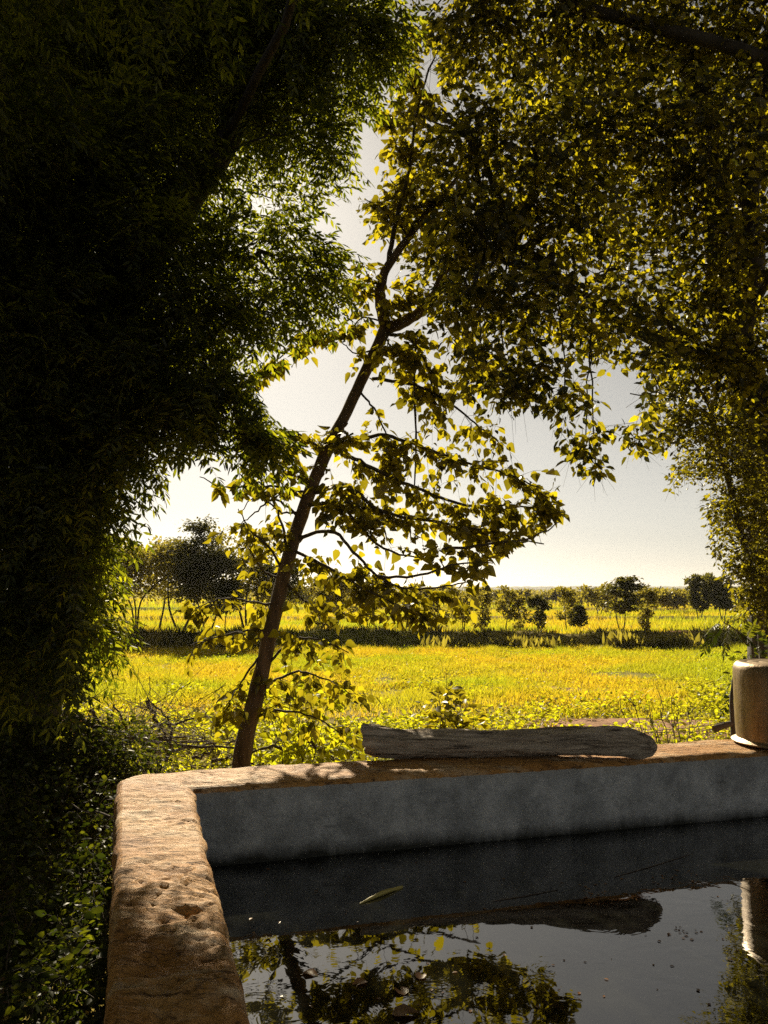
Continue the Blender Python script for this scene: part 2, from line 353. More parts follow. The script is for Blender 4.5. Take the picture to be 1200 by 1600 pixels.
    msk = ramp(n, noise(n, .9, 2, .5), [(.42, (.12,)), (.60, (1,))])
    wv = N(n, 'Math', operation='MULTIPLY'); n.links.new(noise(n, 9, 3, .5, dist=.8), wv.inputs[0]); n.links.new(msk, wv.inputs[1])
    bump(n, bs, wv.outputs[0], .0012)
    w.build('water', mw, kind='structure')
    fl = Mesh(); x, y = tank_xy(np.array([-.05, LA + .05, LA + .05, -.05]), np.array([-.05, -.05, LB + .05, LB + .05]))
    fl.add(np.stack([x, y, np.full(4, .46)], -1), [[0, 1, 2, 3]]); fl.build('tank_floor', mt, t)
build_tank()

# ------------------------------------------------------------------ leaf shapes
def t_heart(curl=.0):   # x across, y along, z up
    v = [(0, 0, 0), (-.30, .10, .05), (-.41, .36, .10), (-.26, .66, .04), (0, 1.06, -.10 - curl), (.26, .66, .04), (.41, .36, .10), (.30, .10, .05), (0, .42, -.02)]
    f = [(8, i, i + 1) for i in range(0, 7)] + [(8, 7, 0)]
    return np.array(v, float), np.array(f)
def t_ovate():
    v = [(0, 0, 0), (-.27, .30, .07), (-.22, .66, .05), (0, 1, -.07), (.22, .66, .05), (.27, .30, .07), (0, .45, 0)]
    return np.array(v, float), np.array([(6, i, i + 1) for i in range(5)] + [(6, 5, 0)])
def t_lance():
    v = [(0, 0, 0), (-.13, .32, .02), (-.09, .66, 0), (.07, 1, -.06), (.15, .62, 0), (.14, .28, .02)]
    return np.array(v, float), np.array([(0, 2, 1), (0, 3, 2), (0, 4, 3), (0, 5, 4)])
def t_quad():
    return np.array([(0, 0, 0), (-.3, .45, .05), (0, 1, 0), (.3, .5, -.05)], float), np.array([(0, 2, 1), (0, 3, 2)])
def frame(D, Nn):
    D = nrm(D); X = nrm(np.cross(D, Nn)); Z = np.cross(X, D); return X, D, Z
def put(m, tm, P, D, Nn, s):
    v, f = tm; X, Y, Z = frame(D, Nn); s = np.broadcast_to(np.asarray(s, float), (len(P),))[:, None, None]
    V = P[:, None] + s * (v[None, :, 0:1] * X[:, None] + v[None, :, 1:2] * Y[:, None] + v[None, :, 2:3] * Z[:, None])
    F = (np.arange(len(P)) * len(v))[:, None, None] + f[None]
    m.add(V.reshape(-1, 3), F.reshape(-1, 3))
def rdir(n): return nrm(rng.normal(size=(n, 3)))

# where the sun reaches the rim, the pot and the water in the photograph no leaf hangs in its way
def sun_open(P, keep=.06):
    t = (P[:, 2] - RIM) / SUN[2]; G = P - t[:, None] * SUN
    a, b = tank_ab(G[:, 0], G[:, 1])
    left = (a > -tL - .05) & (a < .03) & (b > -.3) & ((b < .98 + .35 * (a + .1)) | ((b < 2.1) & (vnoise(a * 6, b * 6, 0, 19) > .0)))
    far = (b > -tF - .03) & (b < .03) & (a > -.2) & (a < 3.0)
    potd = np.hypot(G[:, 0] - (1.87 - .0), G[:, 1] - 3.95)
    t2 = (P[:, 2] - RIM - .2) / SUN[2]; G2 = P - t2[:, None] * SUN
    pot = (np.hypot(G2[:, 0] - 1.84, G2[:, 1] - 4.05) < .20)
    wat = (a > .3) & (a < 1.2) & (b > 1.2) & (b < 2.0) & (vnoise(a * 5, b * 5, 0, 9) > .18)
    blk = (left | far | pot | wat) & (t > 0)
    return ~blk | (rng.random(len(P)) < keep)
def inpoly(x, y, poly):
    ins = np.zeros(len(x), bool); n = len(poly)
    for i in range(n):
        (x1, y1), (x2, y2) = poly[i], poly[(i + 1) % n]
        c = ((y1 > y) != (y2 > y)) & (x < (x2 - x1) * (y - y1) / (y2 - y1 + 1e-9) + x1); ins ^= c
    return ins
OPEN_SKY = [[(392, 612), (440, 668), (500, 660), (545, 585), (572, 520), (520, 545), (455, 572)],
            [(228, 830), (255, 790), (290, 722), (345, 722), (392, 742), (322, 752), (355, 790), (362, 830), (300, 835)],
            [(786, 650), (845, 640), (872, 700), (905, 752), (955, 742), (1030, 700), (1042, 770), (1098, 775), (1105, 880), (1140, 925), (760, 925), (760, 880), (880, 805), (880, 740), (800, 715)],
            [(560, 195), (590, 215), (588, 262), (560, 262)], [(935, 590), (1000, 575), (1008, 625), (990, 660), (940, 640)],
            [(660, 70), (690, 90), (690, 150), (655, 140)], [(705, 620), (745, 640), (735, 665), (700, 660)]]
def sky_open(P):
    x, y, d = proj(P); k = np.ones(len(P), bool)
    for q in OPEN_SKY: k &= ~inpoly(x, y, q)
    return k

CROWNS = []            # (thing, name, template, material, P, D, N, size, children per leaf unit, n_parts)
def crown(th, tm, mt, P, D, Nn, s, parts=300, name='leaf'):
    CROWNS.append(dict(th=th, tm=tm, mt=mt, P=P, D=D, N=Nn, s=np.broadcast_to(s, (len(P),)).copy(), parts=parts, name=name))

def simple_twigs(P0, D0, L, k, size, droop, spread=.9, hang=.5, stalk=.35):
    """twigs from P0 along D0; k alternate leaves on each -> twig nodes and leaves"""
    n = len(P0); L = np.broadcast_to(L, (n,))[:, None]
    def pt(t): return P0 + D0 * L * t - np.array([0, 0, 1.]) * droop * L * t * t
    X = nrm(np.cross(D0, [[0, 0, 1.]]) + 1e-3 * rdir(n))
    Ps, Ds, Ns, Ss = [], [], [], []
    for q in range(k):
        t = (q + .6 + .5 * (rng.random((n, 1)) - .5)) / k
        t = np.minimum(t, 1.)
        side = (1 if q % 2 else -1) * X
        d = nrm(D0 * .55 + side * spread + rdir(n) * .45 - np.array([0, 0, hang]))
        s = size * (.5 + .7 * rng.random(n)) * (1. - .25 * (q == k - 1))
        Ps.append(pt(t) + d * s[:, None] * stalk); Ds.append(d); Ss.append(s)
        Ns.append(nrm(np.array([0, 0, .55]) + rdir(n) * .8))
    return (P0, pt(.5), pt(1.)), np.concatenate(Ps), np.concatenate(Ds), np.concatenate(Ns), np.concatenate(Ss)
def pinnate(P0, D0, L, pairs, size, droop):
    """compound leaves: rachis and opposite leaflets -> per leaf arrays (n, 2*pairs+1)"""
    n = len(P0); L = np.broadcast_to(L, (n,))[:, None]
    X = nrm(np.cross(D0, nrm(np.array([0, 0, 1.]) + .5 * rdir(n)))); Up = np.cross(X, D0)
    def pt(t): return P0 + D0 * L * t - np.array([0, 0, 1.]) * droop * L * t * t
    Ps, Ds, Ns, Ss = [], [], [], []
    for q in range(pairs):
        t = .22 + .74 * q / max(pairs - 1, 1)
        tang = nrm(D0 * L - np.array([0, 0, 2.]) * droop * L * t)
        for sd in (-1, 1):
            Ps.append(pt(t) + sd * X * .0014); Ds.append(nrm(tang * .55 + sd * X * .9 - np.array([0, 0, .3]) + .22 * rdir(n))); Ns.append(nrm(Up + .35 * rdir(n)))
            Ss.append(size * (.75 + .4 * rng.random(n)) * (1 - .35 * abs(q / pairs - .4)))
    Ps.append(pt(1.)); Ds.append(nrm(D0 - np.array([0, 0, 1.6]) * droop + .1 * rdir(n))); Ns.append(Up); Ss.append(size * np.ones(n) * .9)
    st = lambda a: np.stack(a, 1)
    return (P0, pt(.5), pt(1.)), st(Ps), st(Ds), st(Ns), st(Ss)

def blob_points(c, r, n):
    q = rdir(n) * (rng.random((n, 1)) ** (1 / 2.6)); return c + q * r, q
def limb(m, P, r0, r1, n=12, sides=6, seed=0, jit=.02):
    Q = smooth_path(P, n); Q[1:-1] += rng.normal(size=(n - 2, 3)) * min(jit, r0 * .8)
    tube(m, Q, np.linspace(r0, r1, n), sides, .15, True, seed); return Q
def blob_limbs(th, mt, trunkQ, blobs, r_=.035):
    """one limb from the trunk into every clump, forking inside it"""
    for k, (c, rr) in enumerate(blobs):
        d = np.linalg.norm(trunkQ - c, axis=1) + np.where(trunkQ[:, 2] > c[2] - .1, 1.2, 0); s = trunkQ[int(np.argmin(d))]
        m = Mesh(); mid = (s + c) / 2 + np.array([0, 0, .18 * np.linalg.norm(c - s)]) * .6 + rng.normal(size=3) * .06
        r = r_ * (1 if rr[2] > .17 else .3); Q = limb(m, [s, mid, c], r, r * .45, 14, 6, k)
        if (~sky_open(Q)).mean() > .15: continue
        for q in range(5 if rr[2] > .17 else 0):
            e = c + rdir(1)[0] * rr * .7;
            if not sky_open(e[None])[0] or e[2] < c[2] - .3 * rr[2]: continue
            b = Q[rng.integers(7, 13)]
            limb(m, [b, (b + e) / 2 + rng.normal(size=3) * .05, e], r * .35, r * .1, 8, 4, q, .012)
        m.build('limb', mt, th)

# ------------------------------------------------------------------ leaning heart-leaved tree behind the tank
def mid_tree():
    K = 1.34
    def at_(x, y, Y): return at(x, y, Y * K)
    th = thing('leaning_tree', 'slender leaning tree with heart shaped leaves behind the tank wall', 'tree')
    tp = [at_(372, 1330, 4.35), at_(376, 1200, 4.35), at_(402, 1080, 4.35), at_(428, 960, 4.38), at_(452, 870, 4.4), at_(478, 785, 4.42), at_(512, 700, 4.45), at_(548, 632, 4.48), at_(578, 565, 4.5), at_(603, 512, 4.5)]
    b0 = tp[0].copy(); b0[2] = -.15; b0[0] -= .08
    Q = smooth_path([b0] + tp, 60); m = Mesh()
    r = np.interp(np.linspace(0, 1, 60), [0, .3, .45, .6, .8, .93, 1], [.075, .056, .050, .045, .041, .040, .046])
    Q[3:-2] += np.stack([.008 * fbm(np.arange(55) * .35, 1, 0, 2, 3), 0 * np.arange(55), 0 * np.arange(55)], -1)
    tube(m, Q, r * K * .76, 18, .22, True, 3)
    for q in (31, 38, 44):
        tube(m, [Q[q], Q[q] + np.array([.05, -.01, .02]), Q[q] + np.array([.065, -.02, .03])], [.028, .02, .012], 8, .3)
    m.build('trunk', M_bark, th)
    br = []                                   # (pixel path with depth, r0, leaf twigs per metre, twig length, from, density)
    def B(pts, r0=.012, dens=26, tl=.20, leafy=.15, s=.058, k=7, droop=.35): br.append((np.array([at_(*q) for q in pts]), r0, dens, tl, leafy, s, k, droop))
    B([(603, 512, 4.5), (594, 465, 4.5), (604, 420, 4.5), (640, 370, 4.55), (672, 325, 4.6), (720, 270, 4.7), (770, 180, 4.8)], .034, 34, .26, .45)
    B([(600, 515, 4.5), (640, 498, 4.48), (672, 468, 4.4), (700, 420, 4.35), (760, 360, 4.3), (840, 300, 4.3)], .038, 34, .26, .5)
    B([(604, 425, 4.5), (620, 340, 4.55), (640, 260, 4.6), (655, 160, 4.65), (690, 60, 4.7)], .016, 44, .24, .25)
    B([(640, 370, 4.55), (600, 330, 4.6), (570, 310, 4.6)], .008, 30, .15, .3)
    B([(640, 260, 4.6), (615, 220, 4.6), (606, 180, 4.6)], .008, 30, .15, .2)
    B([(655, 160, 4.6), (640, 120, 4.6), (625, 90, 4.6)], .008, 34, .16, .2)
    B([(690, 440, 4.4), (720, 500, 4.3), (740, 560, 4.2), (775, 610, 4.1)], .012, 40, .22, .25)
    B([(594, 465, 4.5), (575, 430, 4.5), (560, 400, 4.5)], .006, 24, .1, .3)
    B([(596, 500, 4.5), (560, 500, 4.45), (545, 540, 4.4)], .006, 34, .11, .3)
    B([(560, 490, 4.5), (500, 525, 4.5), (440, 555, 4.45), (405, 590, 4.4)], .007, 30, .10, .1)
    B([(600, 520, 4.5), (640, 530, 4.4), (668, 575, 4.35), (680, 640, 4.3)], .012, 44, .20, .2)
    B([(582, 592, 4.5), (640, 600, 4.4), (690, 620, 4.3), (735, 655, 4.2), (778, 690, 4.15)], .011, 34, .16, .2)
    B([(560, 610, 4.5), (585, 640, 4.45), (610, 700, 4.4), (600, 720, 4.4)], .007, 34, .12, .2)
    B([(540, 690, 4.45), (600, 680, 4.35), (660, 700, 4.3), (720, 720, 4.25), (790, 740, 4.2), (850, 765, 4.15)], .012, 40, .18, .12)
    B([(515, 700, 4.45), (560, 720, 4.4), (610, 745, 4.3), (670, 770, 4.2), (730, 790, 4.2), (800, 790, 4.15), (870, 800, 4.1)], .013, 42, .18, .12)
    B([(490, 770, 4.42), (540, 760, 4.3), (600, 800, 4.2), (680, 815, 4.2), (760, 830, 4.15), (850, 850, 4.1)], .013, 42, .17, .08)
    B([(480, 790, 4.42), (530, 790, 4.2), (590, 850, 4.1), (640, 870, 4.1), (690, 860, 4.1)], .011, 48, .18, .08)
    B([(465, 840, 4.4), (520, 830, 4.2), (560, 870, 4.1), (590, 900, 4.05), (640, 920, 4.0), (700, 915, 4.0), (745, 905, 4.)], .011, 32, .17, .08)
    B([(458, 860, 4.4), (500, 880, 4.2), (560, 915, 4.0), (620, 945, 3.9), (660, 960, 3.85)], .010, 28, .16, .1)
    B([(440, 905, 4.4), (480, 940, 4.3), (540, 960, 4.2), (600, 960, 4.1)], .009, 16, .14, .15)
    B([(505, 705, 4.45), (470, 680, 4.4), (430, 690, 4.4), (390, 730, 4.4)], .008, 36, .13, .1)
    B([(485, 770, 4.42), (430, 760, 4.4), (380, 762, 4.3), (345, 760, 4.2), (312, 745, 4.2)], .008, 20, .09, .15, .07)
    B([(470, 810, 4.4), (430, 780, 4.4), (400, 800, 4.35), (372, 820, 4.3)], .008, 34, .13, .1)
    B([(445, 895, 4.4), (420, 855, 4.35), (392, 830, 4.3), (372, 795, 4.3)], .009, 16, .11, .15)
    B([(452, 870, 4.4), (440, 820, 4.45), (425, 770, 4.5), (440, 720, 4.5)], .009, 30, .16, .1)
    B([(432, 945, 4.38), (395, 940, 4.3), (350, 935, 4.2), (305, 950, 4.1)], .007, 20, .11, .1, .062)
    B([(430, 985, 4.36), (390, 985, 4.3), (340, 995, 4.2), (298, 1008, 4.1)], .007, 18, .11, .12, .062)
    B([(420, 1010, 4.36), (380, 1060, 4.3), (350, 1110, 4.2)], .008, 30, .13, .2)
    B([(415, 1040, 4.35), (460, 1000, 4.3), (500, 1000, 4.2), (545, 1020, 4.2)], .008, 20, .16, .1)
    B([(405, 1080, 4.35), (460, 1050, 4.3), (505, 1060, 4.2), (550, 1085, 4.2)], .008, 22, .17, .1)
    B([(395, 1110, 4.35), (440, 1110, 4.3), (490, 1120, 4.2), (540, 1150, 4.2)], .008, 20, .17, .1)
    B([(596, 470, 4.5), (566, 452, 4.5), (538, 432, 4.5)], .006, 40, .12, .2)
    B([(588, 545, 4.5), (556, 552, 4.45), (530, 530, 4.45)], .006, 44, .12, .2)
    B([(604, 500, 4.48), (625, 470, 4.4), (640, 440, 4.4)], .006, 50, .14, .1)
    B([(600, 515, 4.45), (612, 545, 4.35), (640, 560, 4.3)], .006, 50, .14, .1)
    B([(490, 760, 4.42), (462, 728, 4.4), (432, 700, 4.4), (405, 690, 4.4)], .007, 44, .13, .15)
    B([(470, 800, 4.4), (440, 800, 4.4), (402, 775, 4.35), (376, 800, 4.3)], .007, 28, .12, .15)
    B([(440, 905, 4.4), (410, 890, 4.35), (385, 850, 4.3)], .007, 16, .12, .15)
    B([(505, 705, 4.45), (530, 690, 4.35), (560, 680, 4.3)], .006, 40, .12, .2)
    B([(690, 860, 4.0), (760, 850, 3.95), (830, 840, 3.9), (875, 815, 3.9)], .008, 46, .16, .1)
    B([(590, 900, 4.05), (650, 900, 3.9), (720, 880, 3.85), (770, 880, 3.85)], .008, 28, .16, .1)
    tw = Mesh(); al = []
    for k, (P, r0, dens, tl, leafy, s, kk, droop) in enumerate(br):
        m = Mesh(); n = max(14, len(P) * 5); Qb = smooth_path(P, n); Qb[1:-1] += rng.normal(size=(n - 2, 3)) * .004
        tube(m, Qb, np.linspace(r0, max(.0025, r0 * .25), n) * K, 10 if r0 > .02 else 6, .12, True, k); m.build('branch', M_bark if r0 > .02 else M_twig, th)
        L = np.linalg.norm(np.diff(Qb, axis=0), axis=1).sum(); nt_ = max(3, int(L / K * dens * 1.45 * (1 - leafy)))
        u = leafy + (1 - leafy) * rng.random(nt_); idx = np.minimum((u * (n - 1)).astype(int), n - 2); fr = (u * (n - 1) - idx)[:, None]
        P0 = Qb[idx] * (1 - fr) + Qb[idx + 1] * fr; T = nrm(Qb[idx + 1] - Qb[idx])
        D0 = nrm(T * .5 + rdir(nt_) * .9 - np.array([0, 0, .15]))
        nodes, lp, ld, ln, ls = simple_twigs(P0, D0, K * tl * (.4 + .9 * rng.random(nt_)), kk, s * K, droop, hang=.75)
        kt = sun_open(nodes[1], .07) & sky_open(nodes[2]); twig_tubes(tw, *[q[kt] for q in nodes], .0018); al.append((lp, ld, ln, ls))
    lp, ld, ln, ls = [np.concatenate(q) for q in zip(*al)]
    k = sun_open(lp, .07) & sky_open(lp); lp, ld, ln, ls = lp[k], ld[k], ln[k], ls[k]
    tw.build('twigs', M_twig, th, kind='stuff')
    # a dead stem hanging straight down from the fork
    m = Mesh(); tube(m, smooth_path([at_(650, 530, 4.3), at_(647, 600, 4.28), at_(650, 690, 4.28), at_(647, 770, 4.3)], 24), np.linspace(.009, .006, 24), 6, .5); m.build('hanging_stem', M_deadwood, th)
    crown(th, t_heart(), M_peepal, lp, ld, ln, ls)
mid_tree()

# ------------------------------------------------------------------ the dark feathery tree on the near side
def neem_tree():
    th = thing('feathery_tree', 'huge dark tree with feathery compound leaves hanging over the tank corner', 'tree')
    tp = [np.array([-2.1, 4.7, -.2]), at(40, 1100, 4.8), at(70, 900, 4.8), at(120, 650, 4.85), at(190, 450, 4.9), at(290, 300, 5.0), at(345, 235, 5.05), at(400, 100, 5.2), at(440, -150, 5.4)]
    m = Mesh(); Q = smooth_path(tp, 50); tube(m, Q, np.interp(np.linspace(0, 1, 50), [0, .1, .5, .75, 1], [.26, .2, .15, .09, .05]), 16, .2, True, 8); m.build('trunk', M_dark_bark, th)
    m = Mesh(); Q2 = smooth_path([Q[16], at(20, 500, 4.6), at(-80, 250, 4.4), at(-150, -100, 4.2)], 20); tube(m, Q2, np.linspace(.12, .05, 20), 12, .2); m.build('limb', M_dark_bark, th)
    bl = []   # pixel, depth, radii x y z, leaf layers
    def b(x, y, Y, rx, ry, rz, lai=5.): bl.append((at(x, y, Y), np.array([rx, ry, rz]), lai))
    b(60, 60, 5.2, 1.1, .9, .8, 7); b(330, 60, 5.2, .8, .8, .65, 7); b(500, 50, 5.0, .48, .6, .42, 5); b(540, 170, 4.9, .17, .3, .14, 4); b(500, 230, 4.9, .2, .3, .12, 5)
    b(60, 330, 4.7, .85, .8, .7, 8); b(230, 250, 4.9, .5, .6, .45, 7); b(420, 180, 5.1, .35, .5, .28, 5); b(425, 310, 5.2, .42, .4, .14, 2.5)
    b(250, 420, 4.7, .5, .6, .4, 7); b(430, 400, 4.8, .42, .5, .2, 5); b(500, 430, 4.7, .2, .3, .15, 4); b(60, 560, 4.5, .7, .7, .6, 8)
    b(330, 500, 4.6, .42, .5, .22, 6); b(430, 490, 4.6, .25, .35, .12, 4); b(240, 590, 4.5, .42, .5, .25, 7); b(540, 30, 5.0, .4, .5, .3, 5); b(600, 60, 5.0, .16, .3, .15, 4); b(330, 640, 4.4, .3, .4, .13, 12); b(385, 680, 4.3, .17, .25, .08, 16); b(420, 692, 4.3, .08, .15, .03, 16); b(350, 605, 4.4, .22, .3, .1, 12); b(300, 680, 4.3, .2, .3, .1, 6)
    b(95, 690, 4.4, .45, .5, .33, 8); b(212, 690, 4.3, .17, .3, .16, 3.5); b(148, 762, 4.2, .16, .3, .12, 4); b(40, 790, 4.3, .42, .5, .5, 9); b(72, 850, 4.2, .22, .35, .22, 7)
    b(122, 895, 4.1, .10, .25, .16, 6); b(58, 955, 4.1, .22, .3, .16, 7); b(118, 985, 4.0, .12, .2, .08, 7); b(10, 980, 4.1, .2, .3, .2, 8); b(38, 1035, 3.9, .12, .2, .12, 6); b(108, 1068, 3.85, .05, .1, .035, 6)
    b(150, 860, 5.2, .13, .15, .17, 9); b(128, 935, 5.2, .15, .15, .15, 9); b(165, 985, 5.1, .11, .12, .08, 9)
    b(60, 120, 6.4, 1.3, .6, 1.1, 7); b(280, 40, 6.5, .9, .5, .6, 6); b(20, 480, 6.2, 1.1, .5, .9, 7); b(210, 560, 6.0, .4, .4, .4, 5)
    # the crown overhead and out of the picture, which shades the tank
    for c, r, l in (((-2.8, 3.2, 4.6), (1.5, 1.6, .9), 4), ((-1.2, 2.6, 4.9), (1.1, 1.3, .5), 4), ((-.6, .6, 5.2), (1.5, 1.3, .6), 3.5), ((-2.6, .4, 4.6), (1.4, 1.4, .9), 3.5), ((.9, 1.6, 5.0), (.9, 1.1, .4), 3), ((-3.4, 4.5, 3.2), (1., 1., 1.6), 5), ((-2.9, 2.6, 2.4), (.7, .9, 1.1), 5), ((-1.6, -1.6, 4.2), (2.0, 1.2, 1.0), 3.5), ((-4.2, 1.6, 2.6), (.9, 1.6, 1.6), 4), ((-3.6, -1.0, 2.6), (1., 1.3, 1.3), 4), ((-2.2, 1.4, 3.5), (.8, .9, .5), 4), ((-3.0, 4.9, 1.2), (.8, .5, 1.), 5)):
        bl.append((np.array(c), np.array(r), l))
    blob_limbs(th, M_dark_bark, np.vstack([Q[10:], Q2]), [(c, r) for c, r, _ in bl], .03)
    tw = Mesh(); Ps, Ds, Ns, Ss = [], [], [], []
    for c, r, lai in bl:
        big = r[0] > .9 and c[1] < 3.5
        n = int(math.pi * r[0] * r[2] * lai / .0075 * (.8 if big else 1)) + 12
        P0, q = blob_points(c, r, n); D0 = nrm(q * .8 + rdir(n) * .7 + np.array([.12, 0, -.12]))
        L = .20 + .12 * rng.random(n)
        P0 = P0 - D0 * .1
        nodes, p_, d_, n_, s_ = pinnate(P0, D0, L, 6, .066, .42)
        cen = nodes[1]; k = sun_open(cen, .05) & sky_open(cen) & sky_open(nodes[2])
        twig_tubes(tw, *[x[k] for x in nodes], .0013)
        Ps.append(p_[k]); Ds.append(d_[k]); Ns.append(n_[k]); Ss.append(s_[k])
    tw.build('twigs', M_twig, th, kind='stuff')
    crown(th, t_lance(), M_neem, np.concatenate(Ps), np.concatenate(Ds), np.concatenate(Ns), np.concatenate(Ss))
def crown(th, tm, mt, P, D, Nn, s, parts=300, name='leaf'):
    s = np.broadcast_to(s, P.shape[:-1]).copy()
    if P.ndim == 2: P, D, Nn, s = P[:, None], D[:, None], Nn[:, None], s[:, None]
    CROWNS.append(dict(th=th, tm=tm, mt=mt, P=P, D=D, N=Nn, s=s, parts=parts, name=name))
CROWNS[:] = [dict(c, P=c['P'][:, None], D=c['D'][:, None], N=c['N'][:, None], s=c['s'][:, None]) for c in CROWNS]
neem_tree()

# ------------------------------------------------------------------ the big tree on the right
def clump_tree(th, tm, mt, trunkQ, bl, size, k, tl, barkm, leaf_area, r=.03, droop=.3, parts=300, hang=.6, dense=1.5):
    blob_limbs(th, barkm, trunkQ, [(c, rr) for c, rr, _ in bl], r)
    tw = Mesh(); al = []
    for c, rr, lai in bl:
        n = int(math.pi * rr[0] * rr[2] * lai * dense / (leaf_area * k)) + 4
        P0, q = blob_points(c, rr, n); D0 = nrm(q * .7 + rdir(n) * .8 - np.array([0, 0, .1])); P0 = P0 - D0 * tl * .5
        nodes, p_, d_, n_, s_ = simple_twigs(P0, D0, tl * (.6 + .8 * rng.random(n)), k, size, droop, hang=hang)
        kk = sky_open(nodes[1]) & sun_open(nodes[1], .05); twig_tubes(tw, *[x[kk] for x in nodes], .0016)
        al.append((p_, d_, n_, s_))
    lp, ld, ln, ls = [np.concatenate(q) for q in zip(*al)]
    kk = sun_open(lp, .05) & sky_open(lp)
    tw.build('twigs', M_twig, th, kind='stuff'); crown(th, tm, mt, lp[kk], ld[kk], ln[kk], ls[kk], parts)
def right_tree():
    th = thing('spreading_tree', 'broad yellow lit tree with a dark forked trunk filling the upper right', 'tree')
    b0 = at(1215, 1000, 6.6); b0[2] = -.1
    tp = [b0, at(1205, 900, 6.6), at(1192, 760, 6.5), at(1172, 620, 6.4), at(1142, 500, 6.3), at(1122, 350, 6.2), at(1105, 200, 6.1), at(1060, 20, 6.0), at(1010, -200, 5.8)]
    m = Mesh(); Q = smooth_path(tp, 50); tube(m, Q, np.interp(np.linspace(0, 1, 50), [0, .2, .5, .8, 1], [.24, .17, .14, .09, .05]), 16, .18, True, 4); m.build('trunk', M_dark_bark, th)
    m = Mesh(); Q2 = smooth_path([at(1150, 540, 6.33), at(1175, 420, 6.2), at(1170, 300, 6.1), at(1190, 150, 6.), at(1230, -50, 5.9)], 24); tube(m, Q2, np.linspace(.11, .05, 24), 12, .2); m.build('limb', M_dark_bark, th)
    m = Mesh(); Q3 = smooth_path([at(1240, 110, 5.6), at(1130, 70, 5.5), at(1010, 40, 5.4), at(900, 5, 5.3), at(780, -60, 5.2)], 24); tube(m, Q3, np.linspace(.055, .03, 24), 10, .2); m.build('limb', M_dark_bark, th)
    m = Mesh(); Q4 = smooth_path([at(1160, 570, 6.3), at(1060, 545, 6.1), at(960, 500, 5.9), at(880, 440, 5.7), at(800, 380, 5.5)], 24); tube(m, Q4, np.linspace(.06, .02, 24), 10, .2); m.build('limb', M_dark_bark, th)
    bl = []
    def b(x, y, Y, rx, ry, rz, lai=4.): bl.append((at(x, y, Y), np.array([rx, ry, rz]), lai))
    b(740, 30, 5.6, .36, .5, .35, 3.5); b(880, 60, 5.8, .7, .8, .5, 4.5); b(1060, 60, 6., .75, .9, .5, 4); b(1180, 80, 6., .5, .8, .5, 3.5)
    b(720, 190, 5.2, .3, .4, .3, 3); b(830, 230, 5.5, .55, .7, .45, 5.5); b(980, 220, 5.8, .65, .8, .5, 5.5); b(1060, 330, 6., .5, .6, .3, 5); b(1170, 260, 6.2, .35, .7, .5, 3); b(1190, 480, 6.5, .28, .6, .5, 3.2)
    b(740, 360, 5.2, .3, .45, .3, 5); b(860, 350, 5.4, .5, .6, .3, 5.5); b(970, 420, 5.7, .5, .6, .28, 3); b(1090, 470, 6.0, .35, .6, .35, 5)
    b(730, 470, 4.9, .24, .35, .24, 4.5); b(840, 470, 5.1, .42, .5, .24, 6); b(960, 510, 5.4, .42, .5, .2, 5.5); b(1090, 570, 6., .4, .5, .25, 6); b(1180, 640, 6.4, .3, .5, .3, 5)
    b(745, 560, 4.6, .14, .25, .12, 4); b(820, 575, 4.8, .26, .3, .16, 5); b(790, 610, 4.7, .12, .2, .08, 4); b(885, 625, 4.8, .13, .25, .14, 4.5); b(915, 690, 4.8, .10, .2, .12, 4.5); b(930, 735, 4.8, .05, .1, .06, 3)
    b(690, 90, 6.4, .3, .4, .3, 3.); b(640, 170, 6.5, .2, .3, .2, 3); b(655, 260, 6.5, .26, .3, .26, 3.2); b(620, 340, 6.5, .2, .3, .18, 3); b(690, 350, 6.2, .25, .3, .3, 4); b(660, 430, 6.1, .2, .3, .14, 3); b(640, 60, 6.4, .1, .2, .14, 2.5); b(1140, 370, 5.6, .4, .4, .45, 3.); b(1165, 560, 5.7, .32, .4, .32, 3.2); b(1110, 200, 5.4, .4, .4, .4, 3)
    b(985, 615, 5.2, .2, .3, .09, 1.6); b(1010, 560, 5.2, .25, .3, .07, 2.5); b(975, 690, 5.1, .22, .2, .035, 2.); b(1000, 660, 5.1, .2, .2, .04, 1.8); b(1040, 640, 5.6, .2, .3, .15, 3.5)
    for c, r, l in (((3.6, 6.2, 6.2), (1.6, 1.5, 1.0), 3), ((1.4, 5.2, 6.4), (1.5, 1.2, .6), 3), ((3.4, 4.4, 4.4), (.9, 1.2, .9), 3), ((3.2, 2., 4.8), (1.4, 1.5, .7), 3), ((4.2, 6.8, 3.6), (.8, 1., 1.2), 3)):
        bl.append((np.array(c), np.array(r), l))
    clump_tree(th, t_ovate(), M_right, np.vstack([Q[15:], Q2, Q3, Q4]), bl, .074, 8, .28, M_dark_bark, .0026)
right_tree()
